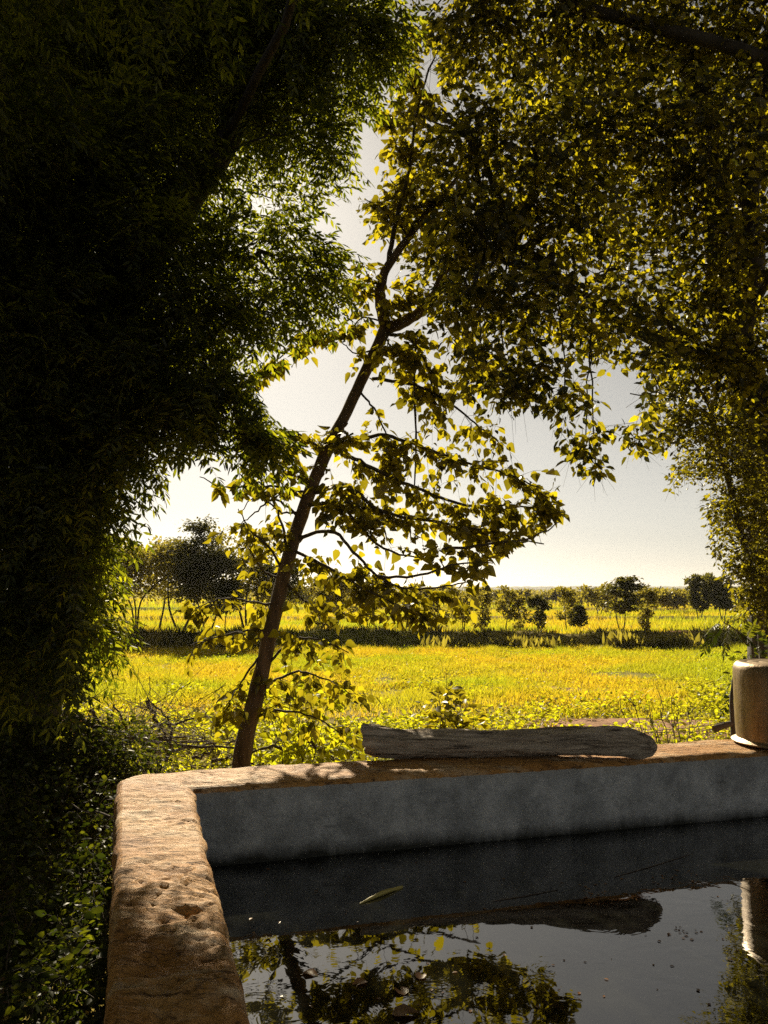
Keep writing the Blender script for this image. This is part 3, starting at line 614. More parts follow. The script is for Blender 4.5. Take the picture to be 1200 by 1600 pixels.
def creeper_tree():
    th = thing('small_leaved_tree', 'bushy tree with tiny pale yellow leaves beside the dark trunk, above the pot', 'tree')
    b0 = at(1195, 1080, 6.0); b0[2] = -.1
    m = Mesh(); Q = smooth_path([b0, at(1190, 990, 6.), at(1165, 860, 5.9), at(1135, 740, 5.85), at(1110, 640, 5.8), at(1080, 590, 5.8)], 30); tube(m, Q, np.linspace(.035, .008, 30), 8, .2); m.build('trunk', M_twig, th)
    bl = []
    def b(x, y, Y, rx, ry, rz, lai=4.): bl.append((at(x, y, Y), np.array([rx, ry, rz]), lai))
    b(1075, 655, 5.7, .2, .3, .17, 3.5); b(1125, 700, 5.8, .3, .35, .28, 4.5); b(1170, 780, 5.8, .24, .35, .3, 4.5); b(1125, 810, 5.8, .10, .2, .22, 2.2); b(1160, 870, 5.8, .17, .25, .18, 3.5); b(1185, 930, 5.7, .14, .25, .2, 6.5); b(1060, 740, 5.6, .07, .1, .09, 2.5); b(1045, 690, 5.6, .12, .1, .04, 2); b(1215, 820, 6., .3, .4, .5, 3)
    clump_tree(th, t_ovate(), M_small, Q, bl, .042, 9, .17, M_twig, .00085, .008, parts=300, hang=.4)
creeper_tree()

# ------------------------------------------------------------------ plants behind and beside the tank
def stem_plant(name, label, cat, base, stems, tm, mt, size, k, tl, per, group=None, parts=300, rr=.006, droop=.3):
    th = thing(name, label, cat, group); tw = Mesh(); al = []
    for e in stems:
        m = Mesh(); mid = (np.array(base) + e) / 2 + rng.normal(size=3) * np.array([.05, .05, .03]); Q = smooth_path([base, mid, e], 14)
        tube(m, Q, np.linspace(rr, rr * .3, 14), 5, .1); m.build('stem', M_twig, th)
        n = per; u = .3 + .7 * rng.random(n); P0 = Q[(u * 13).astype(int)]; D0 = nrm(rdir(n) + np.array([0, 0, .25]))
        nodes, p_, d_, n_, s_ = simple_twigs(P0, D0, tl * (.5 + rng.random(n)), k, size, droop, hang=.25)
        twig_tubes(tw, *nodes, .0013); al.append((p_, d_, n_, s_))
    lp, ld, ln, ls = [np.concatenate(q) for q in zip(*al)]; kk = sun_open(lp, .3)
    tw.build('twigs', M_twig, th, kind='stuff'); crown(th, tm, mt, lp[kk], ld[kk], ln[kk], ls[kk], parts); return th
def gpt(x, y, Y): q = at(x, y, Y); q[2] = float(ground_z(q[0], q[1])) - .03; return q
stem_plant('young_plant', 'young upright leafy plant just behind the log on the wall', 'plant', gpt(700, 1170, 6.2), [at(698, 1052, 6.2), at(684, 1080, 6.1), at(722, 1095, 6.3), at(690, 1120, 6.), at(740, 1120, 6.2)], t_ovate(), M_peepal, .09, 6, .17, 34)
stem_plant('trunk_sapling', 'lime green sapling growing round the foot of the leaning tree', 'plant', gpt(450, 1180, 6.6), [at(400, 1060, 6.6), at(470, 1040, 6.7), at(520, 1070, 6.6), at(340, 1110, 6.6), at(560, 1110, 6.6), at(440, 1130, 6.4), at(500, 1010, 6.7), at(380, 1130, 6.5), at(590, 1140, 6.7), at(450, 990, 6.7), at(540, 1050, 6.6)], t_heart(), M_weed, .078, 6, .18, 15)
th = stem_plant('dark_shrub', 'dense dark shrub rising right behind the metal pot', 'shrub', gpt(1205, 1130, 5.2), [at(1185, 992, 5.2), at(1205, 970, 5.2), at(1174, 1008, 5.1), at(1220, 1000, 5.2), at(1190, 1025, 5.0), at(1200, 1005, 5.0)], t_ovate(), M_bush, .05, 6, .13, 46)
def fern():
    th = thing('drooping_plant', 'plant with drooping ladder like compound leaves left of the dark shrub', 'plant')
    b = gpt(1185, 1120, 4.9); m = Mesh(); top = at(1150, 985, 4.9)
    tube(m, smooth_path([b, at(1180, 1050, 4.9), at(1165, 1005, 4.9), top, at(1130, 972, 4.9)], 20), np.linspace(.008, .003, 20), 6); m.build('stem', M_twig, th)
    ends = [(1132, 973, 1108, 1012), (1125, 972, 1112, 992), (1140, 975, 1135, 1015), (1165, 1000, 1180, 975), (1172, 1020, 1140, 1075), (1176, 1040, 1138, 1100), (1150, 985, 1170, 1010)]
    P0 = np.array([at(a, c, 4.9) for a, c, *_ in ends]); E = np.array([at(c, d, 4.85) for *_, c, d in ends])
    nodes, p_, d_, n_, s_ = pinnate(P0, nrm(E - P0 + np.array([0, 0, .05])), np.linalg.norm(E - P0, axis=1) * 1.1, 11, .05, .2)
    tw = Mesh(); twig_tubes(tw, *nodes, .002); tw.build('leaf_stalks', M_twig, th, kind='stuff')
    crown(th, t_lance(), M_bush, p_, d_, n_, s_)
fern()
def dry_shrub():
    th = thing('dry_shrub', 'leafless thin stemmed shrub behind the right end of the log', 'shrub')
    b = gpt(1045, 1165, 6.0)
    for e in ((985, 1085), (1010, 1095), (1030, 1070), (1050, 1090), (1062, 1110), (1020, 1115), (1078, 1100), (965, 1095)):
        m = Mesh(); E = at(*e, 6.0); mid = b * .45 + E * .55 + np.array([.03, 0, .06]); Q = smooth_path([b, mid, E], 14); Q[1:] += rng.normal(size=(13, 3)) * .008; tube(m, Q, np.linspace(.007, .002, 14), 5)
        for q in range(6):
            s = Q[rng.integers(5, 13)]; d = nrm(E - b + rdir(1)[0] * .8); tube(m, [s, s + d * .08, s + d * .15 + np.array([0, 0, .01])], [.003, .002, .001], 4)
        m.build('stem', M_deadwood, th)
dry_shrub()
def brush():
    th = thing('brush_pile', 'tangled heap of dead thorny branches left of the leaning trunk', 'brush pile')
    pts = [((90, 1110), (400, 1170)), ((100, 1125), (300, 1150)), ((160, 1135), (360, 1160)), ((240, 1160), (180, 1100)), ((225, 1205), (200, 1160)), ((60, 1120), (150, 1190)), ((130, 1180), (330, 1120)), ((180, 1190), (380, 1150)), ((260, 1190), (230, 1090)), ((300, 1185), (400, 1140)), ((60, 1190), (170, 1130)), ((40, 1080), (110, 1170)), ((230, 1095), (275, 1180)), ((330, 1190), (450, 1150)), ((380, 1185), (500, 1165)), ((420, 1170), (560, 1185)), ((470, 1150), (530, 1190)), ((100, 1220), (190, 1160)), ((20, 1160), (120, 1240)), ((80, 1250), (170, 1180)), ((140, 1110), (210, 1210)), ((150, 1220), (60, 1150))]
    tw = Mesh()
    for k, (s, e) in enumerate(pts):
        Y = 6.2 + rng.random() * .9; a = at(*s, Y + .2 * rng.normal()); c = at(*e, Y + .2 * rng.normal()); m = Mesh()
        Q = smooth_path([a, (a + c) / 2 + rng.normal(size=3) * .07, c], 16); Q[1:-1] += rng.normal(size=(14, 3)) * .010
        tube(m, Q, np.linspace(.026 if k < 6 else .015, .005, 16), 6, .2, True, k); m.build('branch', M_deadwood, th)
        n = 26; i = rng.integers(1, 15, n); D = nrm(rdir(n) + np.array([0, 0, -.1])); L = (.12 + .35 * rng.random((n, 1)))
        twig_tubes(tw, Q[i], Q[i] + D * L * .5 + rng.normal(size=(n, 3)) * .03, Q[i] + D * L, .0028)
    n = 260; P = np.array([at(x, y, Y) for x, y, Y in zip(rng.uniform(10, 330, n), rng.uniform(1110, 1260, n), rng.uniform(5.6, 7.0, n))]); D = rdir(n) * np.array([1, .6, .8]); L = .28 + .4 * rng.random((n, 1))
    twig_tubes(tw, P - D * L, P + rng.normal(size=(n, 3)) * .06, P + D * L, .003)
    tw.build('twigs', M_deadwood, th, kind='stuff')
    m = Mesh(); n = 90; P = np.array([at(x, y, 5.2) for x, y in zip(rng.normal(85, 22, n), rng.normal(1150, 14, n))]); put(m, t_ovate(), P, rdir(n) - np.array([0, 0, .6]), rdir(n), .05); m.build('dead_leaves', M_dry, th, kind='stuff')
brush()
def shade_shrubs():
    L = [('dark low bush with fine leaves at the foot of the feathery tree', [(60, 1330, 3.6, .45, .4, .28), (20, 1230, 4.2, .5, .4, .3)]),
         ('dark leafy bush tight against the outside of the tank wall', [(120, 1420, 3.0, .2, .3, .2), (110, 1300, 3.9, .22, .3, .16)]),
         ('dark bush in deep shade at the near end of the tank wall', [(50, 1560, 2.6, .34, .35, .22), (150, 1560, 2.3, .12, .25, .2)]),
         ('ragged dark bush behind the tank corner, in front of the brush pile', [(190, 1178, 4.35, .2, .3, .15), (115, 1195, 4.25, .24, .3, .19), (150, 1250, 4.2, .25, .25, .2), (40, 1190, 4.4, .3, .3, .22), (90, 1290, 4.4, .35, .3, .25)])]
    for lab, bb in L:
        th = thing('low_bush', lab, 'bush', 'bushes left of the tank'); tw = Mesh(); al = []
        for x, y, Y, rx, ry, rz in bb:
            c = at(x, y, Y); g = c.copy(); g[2] = -.02; m = Mesh()
            for q in range(5): e = c + rdir(1)[0] * np.array([rx, ry, rz]) * .7; tube(m, smooth_path([g, (g + e) / 2 + rng.normal(size=3) * .06, e], 10), np.linspace(.01, .003, 10), 5)
            m.build('stem', M_twig, th)
            n = int(math.pi * rx * rz * 9 / (.00052 * 8)); P0, q = blob_points(c, np.array([rx, ry, rz]), n)
            nodes, p_, d_, n_, s_ = simple_twigs(P0, nrm(q + rdir(n) * .7), .14, 8, .032, .3); twig_tubes(tw, *nodes, .0014); al.append((p_, d_, n_, s_))
        lp, ld, ln, ls = [np.concatenate(q) for q in zip(*al)]; kk = sun_open(lp, .05)
        tw.build('twigs', M_twig, th, kind='stuff'); crown(th, t_ovate(), M_bush, lp[kk], ld[kk], ln[kk], ls[kk], 60)
shade_shrubs()

# ------------------------------------------------------------------ meadow
def bare(X, Y): return (((X - 3.9) / 1.5) ** 2 + ((Y - 12.4) / .75) ** 2 + 1.4 * fbm(X * 1.4, Y * 1.4, 0, 3, 88) < .8) | (((X - 3.1) / 1.1) ** 2 + ((Y - 17.2) / .5) ** 2 + 1.6 * fbm(X * 1.4, Y * 1.4, 0, 3, 89) < .5)
def meadow():
    def blades(name, mt, n, y0, y1, h, w, xs=1.0, flt=None, lean=.35):
        Y = np.sqrt(rng.random(n) * (y1**2 - y0**2) + y0**2); X = (rng.random(n) * 2 - 1) * (Y * .52 + 1.2) * xs
        if flt is not None: k = flt(X, Y); X, Y = X[k], Y[k]
        n = len(X); Z = ground_z(X, Y); hh = h * (.5 + .9 * rng.random(n)) * (1 + .5 * fbm(X * .4, Y * .4, 0, 2, 61)) * np.clip(1 + 1.5 * fbm(X * 1.7, Y * 1.3, 0, 3, 62), .15, 2.2); a = rng.random(n) * 2 * np.pi
        ww = w * (.6 + .8 * rng.random(n)); dx, dy = np.cos(a) * ww / 2, np.sin(a) * ww / 2; lx, ly = rng.normal(size=(2, n)) * lean * hh
        V = np.stack([np.stack([X - dx, Y - dy, Z - .02], -1), np.stack([X + dx, Y + dy, Z - .02], -1), np.stack([X + lx, Y + ly, Z + hh], -1)], 1)
        m = Mesh(); m.add(V.reshape(-1, 3), np.arange(n * 3).reshape(-1, 3)); m.build(name, mt, smooth=False, kind='stuff')
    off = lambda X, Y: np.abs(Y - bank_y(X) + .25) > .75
    blades('meadow_grass', M_grass, 270000, 11.0, 30.5, .115, .020, flt=lambda X, Y: off(X, Y) & (rng.random(len(X)) < sst(12.5, 16.5, Y) + .06) & (fbm(X * .35, Y * .35, 0, 3, 71) > -.42) & ~bare(X, Y), lean=.6)
    blades('far_meadow_grass', M_grass, 150000, 30.3, 75, .20, .045, flt=off)
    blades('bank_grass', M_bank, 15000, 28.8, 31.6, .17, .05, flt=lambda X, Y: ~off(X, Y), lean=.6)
    blades('distant_meadow_grass', M_grass, 40000, 75, 170, .5, .14)
    # broad leaved ground cover close behind the tank
    n = 62000; Y = np.sqrt(rng.random(n) * (17.5**2 - 8.2**2) + 8.2**2); X = (rng.random(n) * 2 - 1) * (Y * .52 + .8)
    k = (fbm(X * .5, Y * .5, 0, 3, 81) > -.35 + .6 * sst(12.5, 17, Y)); k &= ~bare(X, Y); X, Y = X[k], Y[k]; n = len(X)
    a, b = tank_ab(X, Y); k = (a < -tL - .06) | (b < -tF - .06); X, Y = X[k], Y[k]; n = len(X)
    P = np.stack([X, Y, ground_z(X, Y) + .02 + rng.random(n) * .24 * np.clip(.7 + 1.6 * fbm(X * 1.3, Y * 1.3, 0, 3, 83), .08, 2)], -1)
    m = Mesh(); put(m, t_ovate(), P, nrm(rdir(n) * np.array([1, 1, .5])), nrm(rdir(n) * .8 + np.array([0, 0, 1.])), .028 + .085 * rng.random(n) ** 1.7); m.build('ground_cover', M_weed, kind='stuff')
    n = 38000; Y = np.sqrt(rng.random(n) * (29.4**2 - 14.5**2) + 14.5**2); X = (rng.random(n) * 2 - 1) * (Y * .52 + .8); k = (fbm(X * .6, Y * .9, 0, 4, 85) > -.15) & ~bare(X, Y); X, Y = X[k], Y[k]; n = len(X)
    m = Mesh(); put(m, t_quad(), np.stack([X, Y, ground_z(X, Y) + .02 + .13 * rng.random(n)], -1), nrm(rdir(n) * np.array([1, 1, .5])), nrm(rdir(n) + np.array([0, 0, .8])), .025 + .045 * rng.random(n)); m.build('meadow_weeds', M_gold, kind='stuff')
    n = 9000; X = rng.uniform(-5, .1, n); Y = rng.uniform(1., 6., n); a, b = tank_ab(X, Y); k = (a < -tL - .04) & (rng.random(n) < .6); X, Y = X[k], Y[k]; n = len(X)
    P = np.stack([X, Y, rng.random(n) * .35], -1); m = Mesh(); put(m, t_ovate(), P, nrm(rdir(n) * np.array([1, 1, .5])), nrm(rdir(n) + np.array([0, 0, 1.])), .022 + .02 * rng.random(n)); m.build('shaded_weeds', M_bush, kind='stuff')
meadow()
def shaded_ground():  # dark ground sheet left of the tank, coloured to stand in for tree shade
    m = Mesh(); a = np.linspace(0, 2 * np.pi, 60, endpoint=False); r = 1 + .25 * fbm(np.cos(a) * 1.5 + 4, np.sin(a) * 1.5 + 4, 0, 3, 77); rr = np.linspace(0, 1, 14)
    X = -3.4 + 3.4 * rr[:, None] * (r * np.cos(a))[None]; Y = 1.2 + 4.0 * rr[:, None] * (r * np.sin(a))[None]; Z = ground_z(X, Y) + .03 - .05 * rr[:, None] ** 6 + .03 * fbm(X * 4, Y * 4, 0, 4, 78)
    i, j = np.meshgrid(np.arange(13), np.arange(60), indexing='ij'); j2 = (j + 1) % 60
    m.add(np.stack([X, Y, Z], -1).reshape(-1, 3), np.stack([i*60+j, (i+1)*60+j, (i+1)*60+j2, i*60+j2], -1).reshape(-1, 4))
    mt, t, bs, out = mat('shade_dark_soil'); t.links.new(ramp(t, noise(t, 18, 7, .7), [(.3, (.016, .011, .007)), (.7, (.05, .034, .02))]), bs.inputs['Base Color']); bs.inputs['Roughness'].default_value = 1; bump(t, bs, noise(t, 30, 6, .7), .03)
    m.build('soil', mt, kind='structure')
shaded_ground()
def bare_soil():
    mt, t, bs, out = mat('red_soil'); t.links.new(ramp(t, noise(t, 5, 7, .7), [(.3, (.20, .095, .04)), (.7, (.38, .20, .095))]), bs.inputs['Base Color']); bs.inputs['Roughness'].default_value = 1; bump(t, bs, noise(t, 22, 6, .7), .03)
    for cx, cy, rx, ry in ((3.9, 12.4, 2.1, 1.1), (3.1, 17.2, 1.5, .75)):
        m = Mesh(); a = np.linspace(0, 2 * np.pi, 40, endpoint=False); r = 1 + .3 * fbm(np.cos(a) * 1.5 + cx, np.sin(a) * 1.5 + 4, 0, 3, 77); rr = np.linspace(0, 1, 12)
        X = cx + rx * rr[:, None] * (r * np.cos(a))[None]; Y = cy + ry * rr[:, None] * (r * np.sin(a))[None]; Z = ground_z(X, Y) + .03 - .06 * rr[:, None] ** 4 + .02 * fbm(X * 5, Y * 5, 0, 3, 79)
        i, j = np.meshgrid(np.arange(11), np.arange(40), indexing='ij'); j2 = (j + 1) % 40
        m.add(np.stack([X, Y, Z], -1).reshape(-1, 3), np.stack([i*40+j, (i+1)*40+j, (i+1)*40+j2, i*40+j2], -1).reshape(-1, 4)); m.build('soil', mt, kind='structure')
bare_soil()

# ------------------------------------------------------------------ trees across the meadow
def far_tree(name, label, x, yb, yt, w, Y, kind, group=None, mt=None, stems=1, size=None, fill=1.):
    base = at(x, yb, Y); base[2] = float(ground_z(base[0], base[1])) - .05
    ht = at(x, yt, Y)[2] - base[2]; R = w / FPX * Y / 2; mt = mt or M_far
    th = thing(name, label, 'tree', group); th.location = base; m = Mesh(); al = []; sz = size or max(.09, Y * .0044); fill = fill * 1.7
    tips = []
    for s in range(stems):
        a = s * 6.28 / stems + rng.random(); sp = (.0 if stems == 1 else .30) * R
        b0 = np.array([math.cos(a) * .05 * (stems > 1), math.sin(a) * .05, 0]); lean = np.array([math.cos(a) * sp * 2.2, math.sin(a) * sp, 0]) + rng.normal(size=3) * np.array([.04, .04, 0]) * ht
        top = b0 + lean + np.array([0, 0, ht * (.92 if kind != 'umbrella' else .82)])
        Q = smooth_path([b0, b0 + (top - b0) * .35 + rng.normal(size=3) * .03 * ht, b0 + (top - b0) * .7 + rng.normal(size=3) * .04 * ht, top], 14); r = max(.012 * ht, Y * .0006)
        tube(m, Q, np.linspace(r, r * .3, 14), 6, .1); tips.append(Q)
    m.build('trunk', M_dark_bark if kind != 'pale' else M_deadwood, th); lm = Mesh()
    def clump(c, rr, n):
        P, q = blob_points(c, rr, n); al.append((P, nrm(q + rdir(n)), nrm(rdir(n) + np.array([0, 0, .6]))))
    if kind == 'umbrella':
        for lv, (hz, rf) in enumerate(((.44, .55), (.51, .78), (.58, .95), (.65, 1.), (.72, .95), (.79, .82), (.86, .65), (.93, .42), (.98, .2))):
            for q in range(8):
                a = q * .785 + lv * .4 + rng.random() * .6; hz = hz + rng.uniform(-.05, .05); d = np.array([math.cos(a), math.sin(a), 0]); tip = tips[0][int(hz * .8 * 13)] * np.array([1, 1, 0]) + d * R * rf * (.75 + .4 * rng.random()) + np.array([0, 0, ht * hz])
                s0 = tips[0][min(13, int(hz * 13))] * np.array([1, 1, 0]) + np.array([0, 0, ht * (hz - .04)])
                tube(lm, [s0, (s0 + tip) / 2 + np.array([0, 0, .03 * ht]), tip], [.02, .012, .005], 4)
                n = int(20 * fill); t = rng.random((n, 1)) ** .7; P = s0 + (tip - s0) * t + np.array([0, 0, .03 * ht]) * np.sin(np.pi * t) + rng.normal(size=(n, 3)) * np.array([R * .13, R * .13, .016 * ht])
                al.append((P, nrm(d + rdir(n) * .8 - np.array([0, 0, .35])), nrm(rdir(n) * .4 + np.array([0, 0, 1.]))))
    else:
        nb = {'feathery': 13, 'pale': 15, 'dense': 16, 'column': 20}[kind]
        for Q in tips:
            for q in range(nb):
                u = {'feathery': .3, 'pale': .15, 'dense': .46, 'column': .30}[kind]; u = u + (1 - u) * (q + rng.random()) / nb; s0 = Q[min(13, int(u * 13))]; a = rng.random() * 6.28
                rr = {'feathery': 1. - .55 * abs(u - .6) / .4, 'pale': 1. - .5 * abs(u - .5) / .5, 'dense': 1.1 - .9 * max(0, u - .62) / .38, 'column': .30 + .18 * math.sin(u * 9)}[kind] * R * (.5 + .6 * rng.random())
                e = s0 + np.array([math.cos(a) * rr, math.sin(a) * rr, rr * (.55 if kind != 'dense' else .2) + .02 * ht]); tube(lm, [s0, (s0 + e) / 2, e], [max(.006, Y * .0003), .006, .004], 4)
                c = s0 * .25 + e * .75; cr = {'feathery': .26, 'pale': .28, 'dense': .34, 'column': .20}[kind] * R * (.7 + .6 * rng.random()) + .03
                n = int({'feathery': 34, 'pale': 30, 'dense': 90, 'column': 60}[kind] * fill / stems ** .5); clump(c, np.array([cr, cr, cr * .75]), n)
    lm.build('limbs', M_dark_bark, th, kind='stuff')
    P, D, Nn = [np.concatenate(q) for q in zip(*al)]; c = Mesh(); put(c, t_quad(), P, D, Nn, sz * (.7 + .6 * rng.random(len(P)))); c.build('crown', mt, th, kind='stuff')
    return th
FT = [
 ('young_tree', 'dark layered umbrella shaped young tree standing alone on the bank', 972, 986, 904, 74, 31.6, 'umbrella', M_fardark, 2, 1.3),
 ('young_tree', 'yellow brown bushy young tree right of the dark umbrella tree', 1014, 982, 918, 40, 33, 'pale', M_far, 1, 1.2),
 ('young_tree', 'thin lollipop young tree with dark round crown on the bank', 842, 982, 930, 36, 31.8, 'feathery', M_fardark, 1, 1.3),
 ('young_tree', 'tiny dark round young tree halfway between lollipop and umbrella trees', 905, 981, 944, 26, 32, 'dense', M_fardark, 1, .5),
 ('young_tree', 'wispy tall young tree left of the tiny dark round one', 886, 980, 918, 44, 33.5, 'feathery', M_far, 1, .9),
 ('young_tree', 'twiggy pale young tree left of the lollipop tree', 788, 978, 914, 44, 34, 'feathery', M_far, 1, .9),
 ('young_tree', 'small see-through sapling between pale twiggy tree and lollipop tree', 812, 976, 930, 30, 34, 'pale', M_far, 1, .7),
 ('young_tree', 'slim yellow sapling just right of the drooping heart leaved branch', 750, 980, 925, 34, 33, 'pale', M_far, 1, .8),
 ('young_tree', 'double stemmed yellow sapling under the end of the drooping branch', 724, 982, 915, 46, 32.4, 'feathery', M_far, 2, 1.),
 ('young_tree', 'bare stemmed sapling half hidden by the drooping heart leaves', 682, 983, 925, 44, 32.2, 'pale', M_far, 1, .9),
 ('young_tree', 'yellow sapling seen behind the tips of the lowest branch', 640, 980, 912, 50, 33, 'feathery', M_far, 1, 1.),
 ('young_tree', 'grey green young tree behind the lower heart leaved branches', 575, 980, 888, 70, 33, 'feathery', M_far, 1, 1.2),
 ('young_tree', 'round young tree immediately right of the leaning trunk', 520, 978, 900, 62, 33.4, 'dense', M_far, 2, .7),
 ('young_tree', 'thin sapling on the bank close to the right of the leaning trunk', 498, 982, 915, 30, 32, 'pale', M_far, 1, .8),
 ('twin_trunk_tree', 'tall ragged tree forking low, left one of the far pair', 1093, 968, 896, 50, 47, 'column', M_fardark, 2, .75),
 ('twin_trunk_tree', 'tall ragged tree forking low, right one of the far pair', 1130, 969, 896, 52, 46, 'column', M_fardark, 2, .8),
 ('meadow_tree', 'thin branched tree behind the dark umbrella tree on its left', 936, 963, 918, 48, 54, 'feathery', M_far, 2, 1.),
 ('meadow_tree', 'low wide tree with several stems right of the yellow brown tree', 1052, 958, 925, 56, 62, 'dense', M_far, 2, .6),
 ('shade_tree', 'dark broad tree with clustered trunks nearest the feathery tree', 212, 977, 852, 150, 33.5, 'dense', M_far, 3, 2.2),
 ('shade_tree', 'tall layered tree rising highest in the dark group', 282, 978, 820, 104, 33, 'umbrella', M_fardark, 2, 1.9),
 ('shade_tree', 'dark round tree between the tall layered tree and the airy one', 325, 980, 862, 100, 32.4, 'dense', M_fardark, 2, 1.8),
 ('shade_tree', 'airy high crowned tree just left of the leaning trunk', 385, 978, 830, 130, 33.6, 'feathery', M_far, 3, 2.4),
 ('shade_tree', 'slight open crowned tree peeping out left of the tall layered tree', 248, 974, 838, 70, 36, 'feathery', M_far, 1, 1.3),
 ('shade_tree', 'dark bushy tree filling the gap behind the leaning trunk', 425, 978, 870, 90, 34.5, 'dense', M_fardark, 2, 1.2),
 ('shade_tree', 'short dark tree with bare lower trunk under the airy tree', 352, 981, 905, 60, 32, 'dense', M_fardark, 1, .9),
]
for nm, lab, x, yb, yt, w, Y, kd, mt, st, fl in FT:
    far_tree(nm, lab, x, yb, yt, w, Y, kd, {'young_tree': 'young trees along the bank', 'twin_trunk_tree': 'forked trees beyond the meadow', 'meadow_tree': 'trees beyond the meadow', 'shade_tree': 'dark tree group across the meadow'}[nm], mt, st, None, fl)
for k in range(38):
    x = 470 + k * 18.8 + rng.uniform(-8, 8); Y = rng.uniform(78, 125); hpx = rng.uniform(3, 19) * 90 / Y * (1.3 if x < 760 else 1.)
    yb = 925 + 1280 * 1.6 / Y
    far_tree('distant_tree', 'small hazy tree in the far row below the hills', x, yb, yb - 8 - hpx, rng.uniform(20, 46) * 90 / Y, Y, 'feathery' if k % 3 else 'dense', 'distant trees below the hills', M_far, 1, Y * .0042, .45)
def wood():
    n = 30000; X = rng.uniform(-420, 420, n); Y = rng.uniform(160, 520, n); cx = np.floor(X / 9); hh = (.8 + 1.3 * _h(cx.astype(np.int64), np.floor(Y / 30).astype(np.int64), 0, 5)) * (1 + .2 * rng.normal(size=n)); z = .3 + hh * rng.random(n)
    m = Mesh(); put(m, t_quad(), np.stack([X, Y, z], -1), rdir(n), rdir(n), Y * .0045); m.build('far_wood', M_far, kind='stuff')
wood()
def bank_clumps():
    for lab, x, h in (('tuft of tall weeds on the bank under the dark umbrella tree', 980, 30), ('tuft of tall weeds on the bank near the forked trees', 1060, 28), ('tuft of reedy grass on the shaded bank left of the leaning trunk', 380, 26), ('short tuft of weeds on the bank under the pale twiggy tree', 800, 20), ('tuft of weeds on the bank beside the lollipop tree', 856, 22), ('sparse tuft of weeds on the bank below the drooping branch', 690, 22), ('small tuft of weeds on the bank at the yellow brown tree', 1020, 20)):
        th = thing('weed_tuft', lab, 'weed', 'weed tufts on the bank'); Y = 29.3; b = at(x, 1004, Y); b[2] = float(ground_z(b[0], b[1])); m = Mesh(); n = 90
        P = b + rng.normal(size=(n, 3)) * np.array([.35, .2, .02]); put(m, t_lance(), P, nrm(rdir(n) * .45 + np.array([0, 0, 1.])), rdir(n), h / FPX * Y * (.5 + .6 * rng.random(n))); m.build('blades', M_far, th, kind='stuff')
bank_clumps()

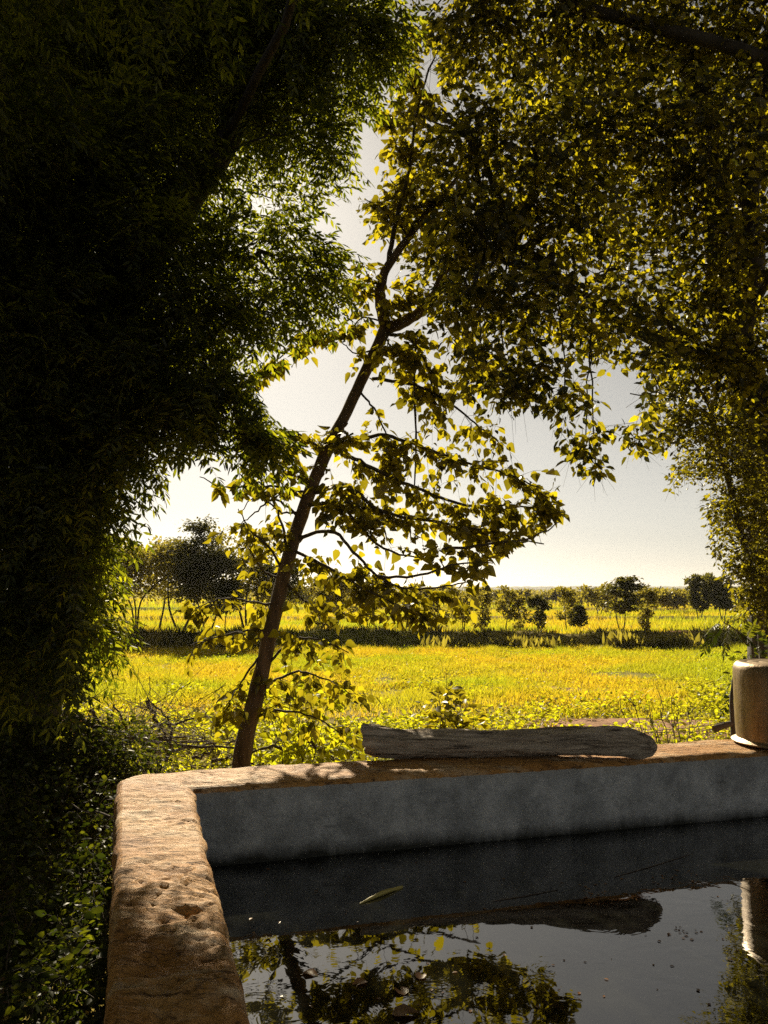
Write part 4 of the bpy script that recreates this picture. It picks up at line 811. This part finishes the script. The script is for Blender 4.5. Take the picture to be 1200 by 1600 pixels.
# ------------------------------------------------------------------ the log
def build_log():
    th = thing('log', 'weathered grey log lying along the far wall of the tank', 'log')
    A = onz(570, 1186, RIM); Bp = onz(1024, 1184, RIM); A[2] = Bp[2] = 0
    L = np.linalg.norm(Bp - A); ax = (Bp - A) / L; side = np.array([-ax[1], ax[0], 0]); n, sd = 120, 40
    t = np.linspace(0, 1, n); r = np.interp(t, [0, .03, .15, .4, .7, .86, .93, .98, 1], [.068, .082, .074, .066, .070, .078, .072, .048, .015])
    cz = RIM + .003 + np.interp(t, [0, .15, .4, .6, .75, .88, 1], [.074, .062, .058, .062, .076, .076, .050]); cy = .02 * np.sin(t * 4)
    th_ = np.arange(sd) / sd * 2 * np.pi; c, s = np.cos(th_), np.sin(th_)
    T, TH = np.meshgrid(t, th_, indexing='ij'); lx = T * L
    crack = np.clip(np.abs(fbm(TH * 3.2 + 1.2 * fbm(lx * 2.5, TH, 0, 2, 92), lx * 2.2, 0, 3, 91)) * 3.2, 0, 1)
    R = r[:, None] * (1 + .16 * fbm(np.cos(TH) * 1.3 + 5, np.sin(TH) * 1.3 + 5, lx * 4, 3, 90)) - .017 * (1 - crack) + .007 * fbm(TH * 8, lx * 7, 0, 3, 93)
    lift = np.interp(T, [0, .02, .06], [.02, .008, 0]) * np.clip(np.sin(TH), 0, 1)     # splintered upper lip of the left end
    endj = np.where(T < .02, -.015 * (np.sin(TH) > 0) + .012 * fbm(TH * 3, 1, 0, 3, 94), 0)
    V = A + (lx + endj)[..., None] * ax + (R * c * 1.12 + cy[:, None])[..., None] * side
    V[..., 2] = cz[:, None] + R * s * .92 + lift
    m = Mesh(); i, j = np.meshgrid(np.arange(n - 1), np.arange(sd), indexing='ij'); j2 = (j + 1) % sd
    m.add(V.reshape(-1, 3), np.stack([i*sd+j, i*sd+j2, (i+1)*sd+j2, (i+1)*sd+j], -1).reshape(-1, 4))
    mt, q, bs, o = mat('weathered_wood'); st = (2.2, 22, 22, 0.)
    tc = N(q, 'TexCoord'); mp = N(q, 'Mapping'); mp.inputs['Rotation'].default_value = (0, 0, -math.atan2(ax[1], ax[0])); q.links.new(tc.outputs['Object'], mp.inputs[0]); mp2 = N(q, 'Mapping'); mp2.inputs['Scale'].default_value = (1.6, 18, 18); q.links.new(mp.outputs[0], mp2.inputs[0])
    nz = N(q, 'TexNoise'); nz.inputs['Scale'].default_value = 2.2; nz.inputs['Detail'].default_value = 7; nz.inputs['Roughness'].default_value = .7; nz.inputs['Distortion'].default_value = .7; q.links.new(mp2.outputs[0], nz.inputs[0])
    cc = ramp(q, nz.outputs[0], [(.36, (.05, .034, .024)), (.46, (.44, .35, .26)), (.7, (.72, .61, .49))])
    cc = mixc(q, cc, (.42, .36, .30), ramp(q, noise(q, 6, 5, .7), [(.56, (0,)), (.75, (.6,))]))
    q.links.new(cc, bs.inputs['Base Color']); bs.inputs['Roughness'].default_value = .85; b = bump(q, bs, nz.outputs[0], .035); bump(q, bs, noise(q, 120, 4), .003, 1, b)
    m.build('bark', mt, th)
    for e, nm in ((0, 'split_end'), (n - 1, 'worn_end')):
        mm = Mesh(); ring_ = V[e]; cen = ring_.mean(0); inn = cen + (ring_ - cen) * .5 + ax * (.02 if e == 0 else .004) * np.where(rng.random((sd, 1)) > .5, 1, .3); jj = np.arange(sd)
        mm.add(np.vstack([ring_, inn, cen + ax * (.015 if e == 0 else .006)]), np.stack([jj, (jj + 1) % sd, (jj + 1) % sd + sd, jj + sd], -1)); mm.add(np.vstack([inn, cen + ax * (.015 if e == 0 else .006)]), np.stack([jj, (jj + 1) % sd, np.full(sd, sd)], -1)); mm.build(nm, mt, th)
build_log()

# ------------------------------------------------------------------ the upturned pot
def build_pot():
    th = thing('metal_pot', 'large dull metal pot standing upside down on the wall', 'pot'); th.location = (1.985, 4.135, RIM + .02)
    mt, q, bs, o = mat('dull_metal')
    col = ramp(q, noise(q, 7, 6, .7, (1, 1, .5)), [(.3, (.24, .17, .10)), (.7, (.40, .30, .19))]); dirt = ramp(q, noise(q, 22, 7, .75, (1, 1, .10)), [(.50, (0,)), (.66, (.75,))])
    q.links.new(mixc(q, col, (.12, .085, .05), dirt), bs.inputs['Base Color']); bs.inputs['Metallic'].default_value = .88
    q.links.new(ramp(q, noise(q, 9, 5, .6), [(.3, (.36,)), (.7, (.58,))]), bs.inputs['Roughness']); bump(q, bs, noise(q, 60, 5, .6), .0015)
    def lathe(name, prof, nseg=72):
        P = np.array(prof); k = len(P); a = np.arange(nseg) / nseg * 2 * np.pi
        dent = 1 + .006 * fbm(np.cos(a)[:, None] * 2 + 3, np.sin(a)[:, None] * 2 + 3, P[:, 1][None] * 6, 3, 97)
        V = np.stack([np.cos(a)[:, None] * P[:, 0] * dent, np.sin(a)[:, None] * P[:, 0] * dent, np.broadcast_to(P[:, 1], (nseg, k))], -1); m = Mesh()
        i, j = np.meshgrid(np.arange(nseg), np.arange(k - 1), indexing='ij'); i2 = (i + 1) % nseg
        m.add(V.reshape(-1, 3), np.stack([i*k+j, i2*k+j, i2*k+j+1, i*k+j+1], -1).reshape(-1, 4)); m.build(name, mt, th)
    lathe('body', [(.226, .012), (.229, .05), (.231, .15), (.232, .30), (.231, .345), (.226, .365), (.214, .379), (.20, .383)])
    lathe('bottom', [(.2, .383), (.17, .382), (.165, .379), (.16, .382), (.115, .382), (.11, .379), (.105, .382), (.06, .382), (.055, .380), (.0, .381)])
    lathe('lip', [(.222, .02), (.228, .010), (.240, .004), (.249, .001), (.252, -.003), (.249, -.007), (.236, -.005), (.220, .004)])
build_pot()

# ------------------------------------------------------------------ floating litter
def floaters():
    def wpt(x, y): return onz(x, y, WATER + .0015)
    tl, fl = t_ovate()
    for k, (x, y, s, lab) in enumerate([(612, 1584, .085, 'brown curled leaf floating nearest the bottom edge'), (632, 1555, .06, 'small rust coloured leaf floating above the brown curled leaf'), (572, 1532, .05, 'pale orange leaf floating left of the rust coloured one'), (475, 1518, .055, 'orange dry leaf floating closest to the left wall'), (655, 1530, .05, 'tan dry leaf floating at the edge of the reflected branches')]):
        p_ = wpt(x, y); me = Mesh(); tl, fl = t_heart(); put(me, (tl * np.array([.8, 1, 1.2]), fl), p_[None], nrm(np.array([[math.cos(k * 1.9), math.sin(k * 1.9), 0]])), np.array([[.06, -.05, 1.]]), s)
        tag(me.build('floating_leaf', M_dry), lab, 'leaf', 'dry leaves floating in the tank')
    m = Mesh(); a, b = wpt(562, 1412), wpt(628, 1386); tube(m, smooth_path([a, (a + b) / 2 + np.array([0, 0, .006]), b], 10), np.interp(np.linspace(0, 1, 10), [0, .5, 1], [.002, .009, .006]), 6, .3)
    mt, t, bs, o = mat('green_stalk'); bs.inputs['Base Color'].default_value = (.36, .30, .08, 1); bs.inputs['Roughness'].default_value = .6
    tag(m.build('floating_stalk', mt), 'yellow green stalk floating on the dark water', 'stalk')
    for (x1, y1, x2, y2, lab) in ((770, 1408, 872, 1390, 'short pale straw floating in mid tank'), (960, 1370, 1078, 1335, 'long pale straw floating nearer the far wall')):
        m = Mesh(); tube(m, [wpt(x1, y1), wpt((x1 + x2) / 2, (y1 + y2) / 2 + 1), wpt(x2, y2)], [.0012, .0016, .001], 5); tag(m.build('floating_straw', M_deadwood), lab, 'straw', 'straws floating in the tank')
    m = Mesh(); n = 0; x = np.concatenate([rng.normal(940, 24, 30), rng.normal(1045, 40, 30), rng.normal(1050, 18, 14), rng.uniform(380, 1190, 70)]); y = np.concatenate([rng.normal(1400, 9, 30), rng.normal(1375, 8, 30), rng.normal(1460, 6, 14), rng.uniform(1345, 1590, 70)])
    P = np.array([wpt(a, b) for a, b in zip(x, y)]); a_, b_ = tank_ab(P[:, 0], P[:, 1]); k = (a_ > .03) & (b_ > .03); P = P[k]; n = len(P)
    put(m, t_ovate(), P, nrm(rdir(n) * np.array([1, 1, .05])), np.array([[0, 0, 1.]]) + .08 * rdir(n), .006 + .012 * rng.random(n)); m.build('floating_litter', M_dry, kind='stuff')
floaters()
def small_sticks():
    m = Mesh(); tube(m, smooth_path([at(112, 1256, 3.5), at(130, 1268, 3.45), at(150, 1268, 3.4), at(172, 1276, 3.33)], 14), np.linspace(.003, .005, 14), 6); tag(m.build('stick', M_deadwood), 'thin curved pale stick poking out beside the wall corner', 'stick')
    th = thing('broken_branch', 'dark broken branch stub behind the metal pot with thin dry stems', 'branch'); m = Mesh()
    tube(m, smooth_path([gpt(1146, 1180, 4.75), at(1146, 1150, 4.75), at(1143, 1095, 4.75), at(1147, 1050, 4.8)], 14), np.linspace(.02, .006, 14), 7, .2); m.build('stem', M_dark_bark, th)
    m = Mesh(); tube(m, smooth_path([at(1144, 1130, 4.75), at(1130, 1134, 4.72), at(1116, 1139, 4.7)], 8), np.linspace(.016, .02, 8), 7, .25); m.build('stub', M_deadwood, th)
    for d in (0, 7):
        m = Mesh(); tube(m, smooth_path([at(1132, 1128 + d, 4.72), at(1090, 1136 + d, 4.8), at(1040, 1140 + d * .6, 4.9), at(1000, 1146, 5.)], 16), .0022, 5); m.build('dry_stem', M_deadwood, th)
small_sticks()

# ------------------------------------------------------------------ crowns: the leaves that show largest become parts, the rest one mass
def finish_crowns():
    pts, own = [], []
    for ci, c in enumerate(CROWNS):
        pts.append(c['P'].mean(1)); own.append(np.stack([np.full(len(c['P']), ci), np.arange(len(c['P']))], -1))
    P = np.concatenate(pts); O = np.concatenate(own); x, y, d = proj(P)
    ok = (d > .3) & (x > 2) & (x < 1198) & (y > 2) & (y < 1598); idx = np.where(ok)[0]
    cell = (x[idx] // 5).astype(np.int64) * 1000 + (y[idx] // 5).astype(np.int64); o = np.lexsort((d[idx], cell)); first = np.r_[True, np.diff(cell[o]) != 0]; win = idx[o[first]]
    for ci, c in enumerate(CROWNS):
        w = win[O[win, 0] == ci]; li = O[w, 1]; k = c['P'].shape[1]
        view = nrm(c['P'][li] - C0); X, Y_, Z = frame(c['D'][li].reshape(-1, 3), c['N'][li].reshape(-1, 3)); face = np.abs((Z.reshape(-1, k, 3) * view).sum(-1)) + .15
        area = (face * (c['s'][li] / d[w][:, None]) ** 2).sum(1); pick = li[np.argsort(-area)[: c['parts']]]
        mask = np.ones(len(c['P']), bool); mask[pick] = False
        m = Mesh(); put(m, c['tm'], c['P'][mask].reshape(-1, 3), c['D'][mask].reshape(-1, 3), c['N'][mask].reshape(-1, 3), c['s'][mask].ravel())
        if m.n: m.build('foliage', c['mt'], c['th'], kind='stuff')
        if k == 1:
            me = Mesh(); me.add(*c['tm']); me = me.data(c['name'], c['mt'])
            for q in pick:
                X, Y_, Z = frame(c['D'][q], c['N'][q]); s = float(c['s'][q, 0]); ob = bpy.data.objects.new(c['name'], me); Pq = c['P'][q, 0]
                M4 = Matrix(((X[0,0]*s, Y_[0,0]*s, Z[0,0]*s, Pq[0]), (X[0,1]*s, Y_[0,1]*s, Z[0,1]*s, Pq[1]), (X[0,2]*s, Y_[0,2]*s, Z[0,2]*s, Pq[2]), (0, 0, 0, 1)))
                link(ob, c['th']); ob.matrix_basis = M4
        else:
            for q in pick:
                m = Mesh(); put(m, c['tm'], c['P'][q], c['D'][q], c['N'][q], c['s'][q]); nv = len(c['tm'][0])
                e = np.arange(0, k - 3, 2); V = m.v[0]; m.add(np.zeros((0, 3)), np.zeros((0, 4), int))     # the midrib ties the leaflets together
                m.f[4].append(np.stack([e * nv, (e + 1) * nv, (e + 3) * nv, (e + 2) * nv], -1)); m.f[3].append(np.array([[(k - 3) * nv, (k - 2) * nv, (k - 1) * nv]])); m.build(c['name'], c['mt'], c['th'])
finish_crowns()

# ------------------------------------------------------------------ the hazy air
def haze():
    m = Mesh(); x, y0, y1, z0, z1 = 2400., -60., 2300., -8., 34.
    v = [(-x, y0, z0), (x, y0, z0), (x, y1, z0), (-x, y1, z0), (-x, y0, z1), (x, y0, z1), (x, y1, z1), (-x, y1, z1)]
    m.add(v, [(3, 2, 1, 0), (4, 5, 6, 7), (0, 1, 5, 4), (1, 2, 6, 5), (2, 3, 7, 6), (3, 0, 4, 7)])
    mt, t, bs, out = mat('pale_haze'); t.nodes.remove(bs); v = N(t, 'VolumePrincipled'); v.inputs['Color'].default_value = (.95, .93, .9, 1); v.inputs['Density'].default_value = .0002; v.inputs['Anisotropy'].default_value = .3
    t.links.new(v.outputs[0], out.inputs['Volume']); m.build('haze', mt, smooth=False, kind='stuff')
haze()
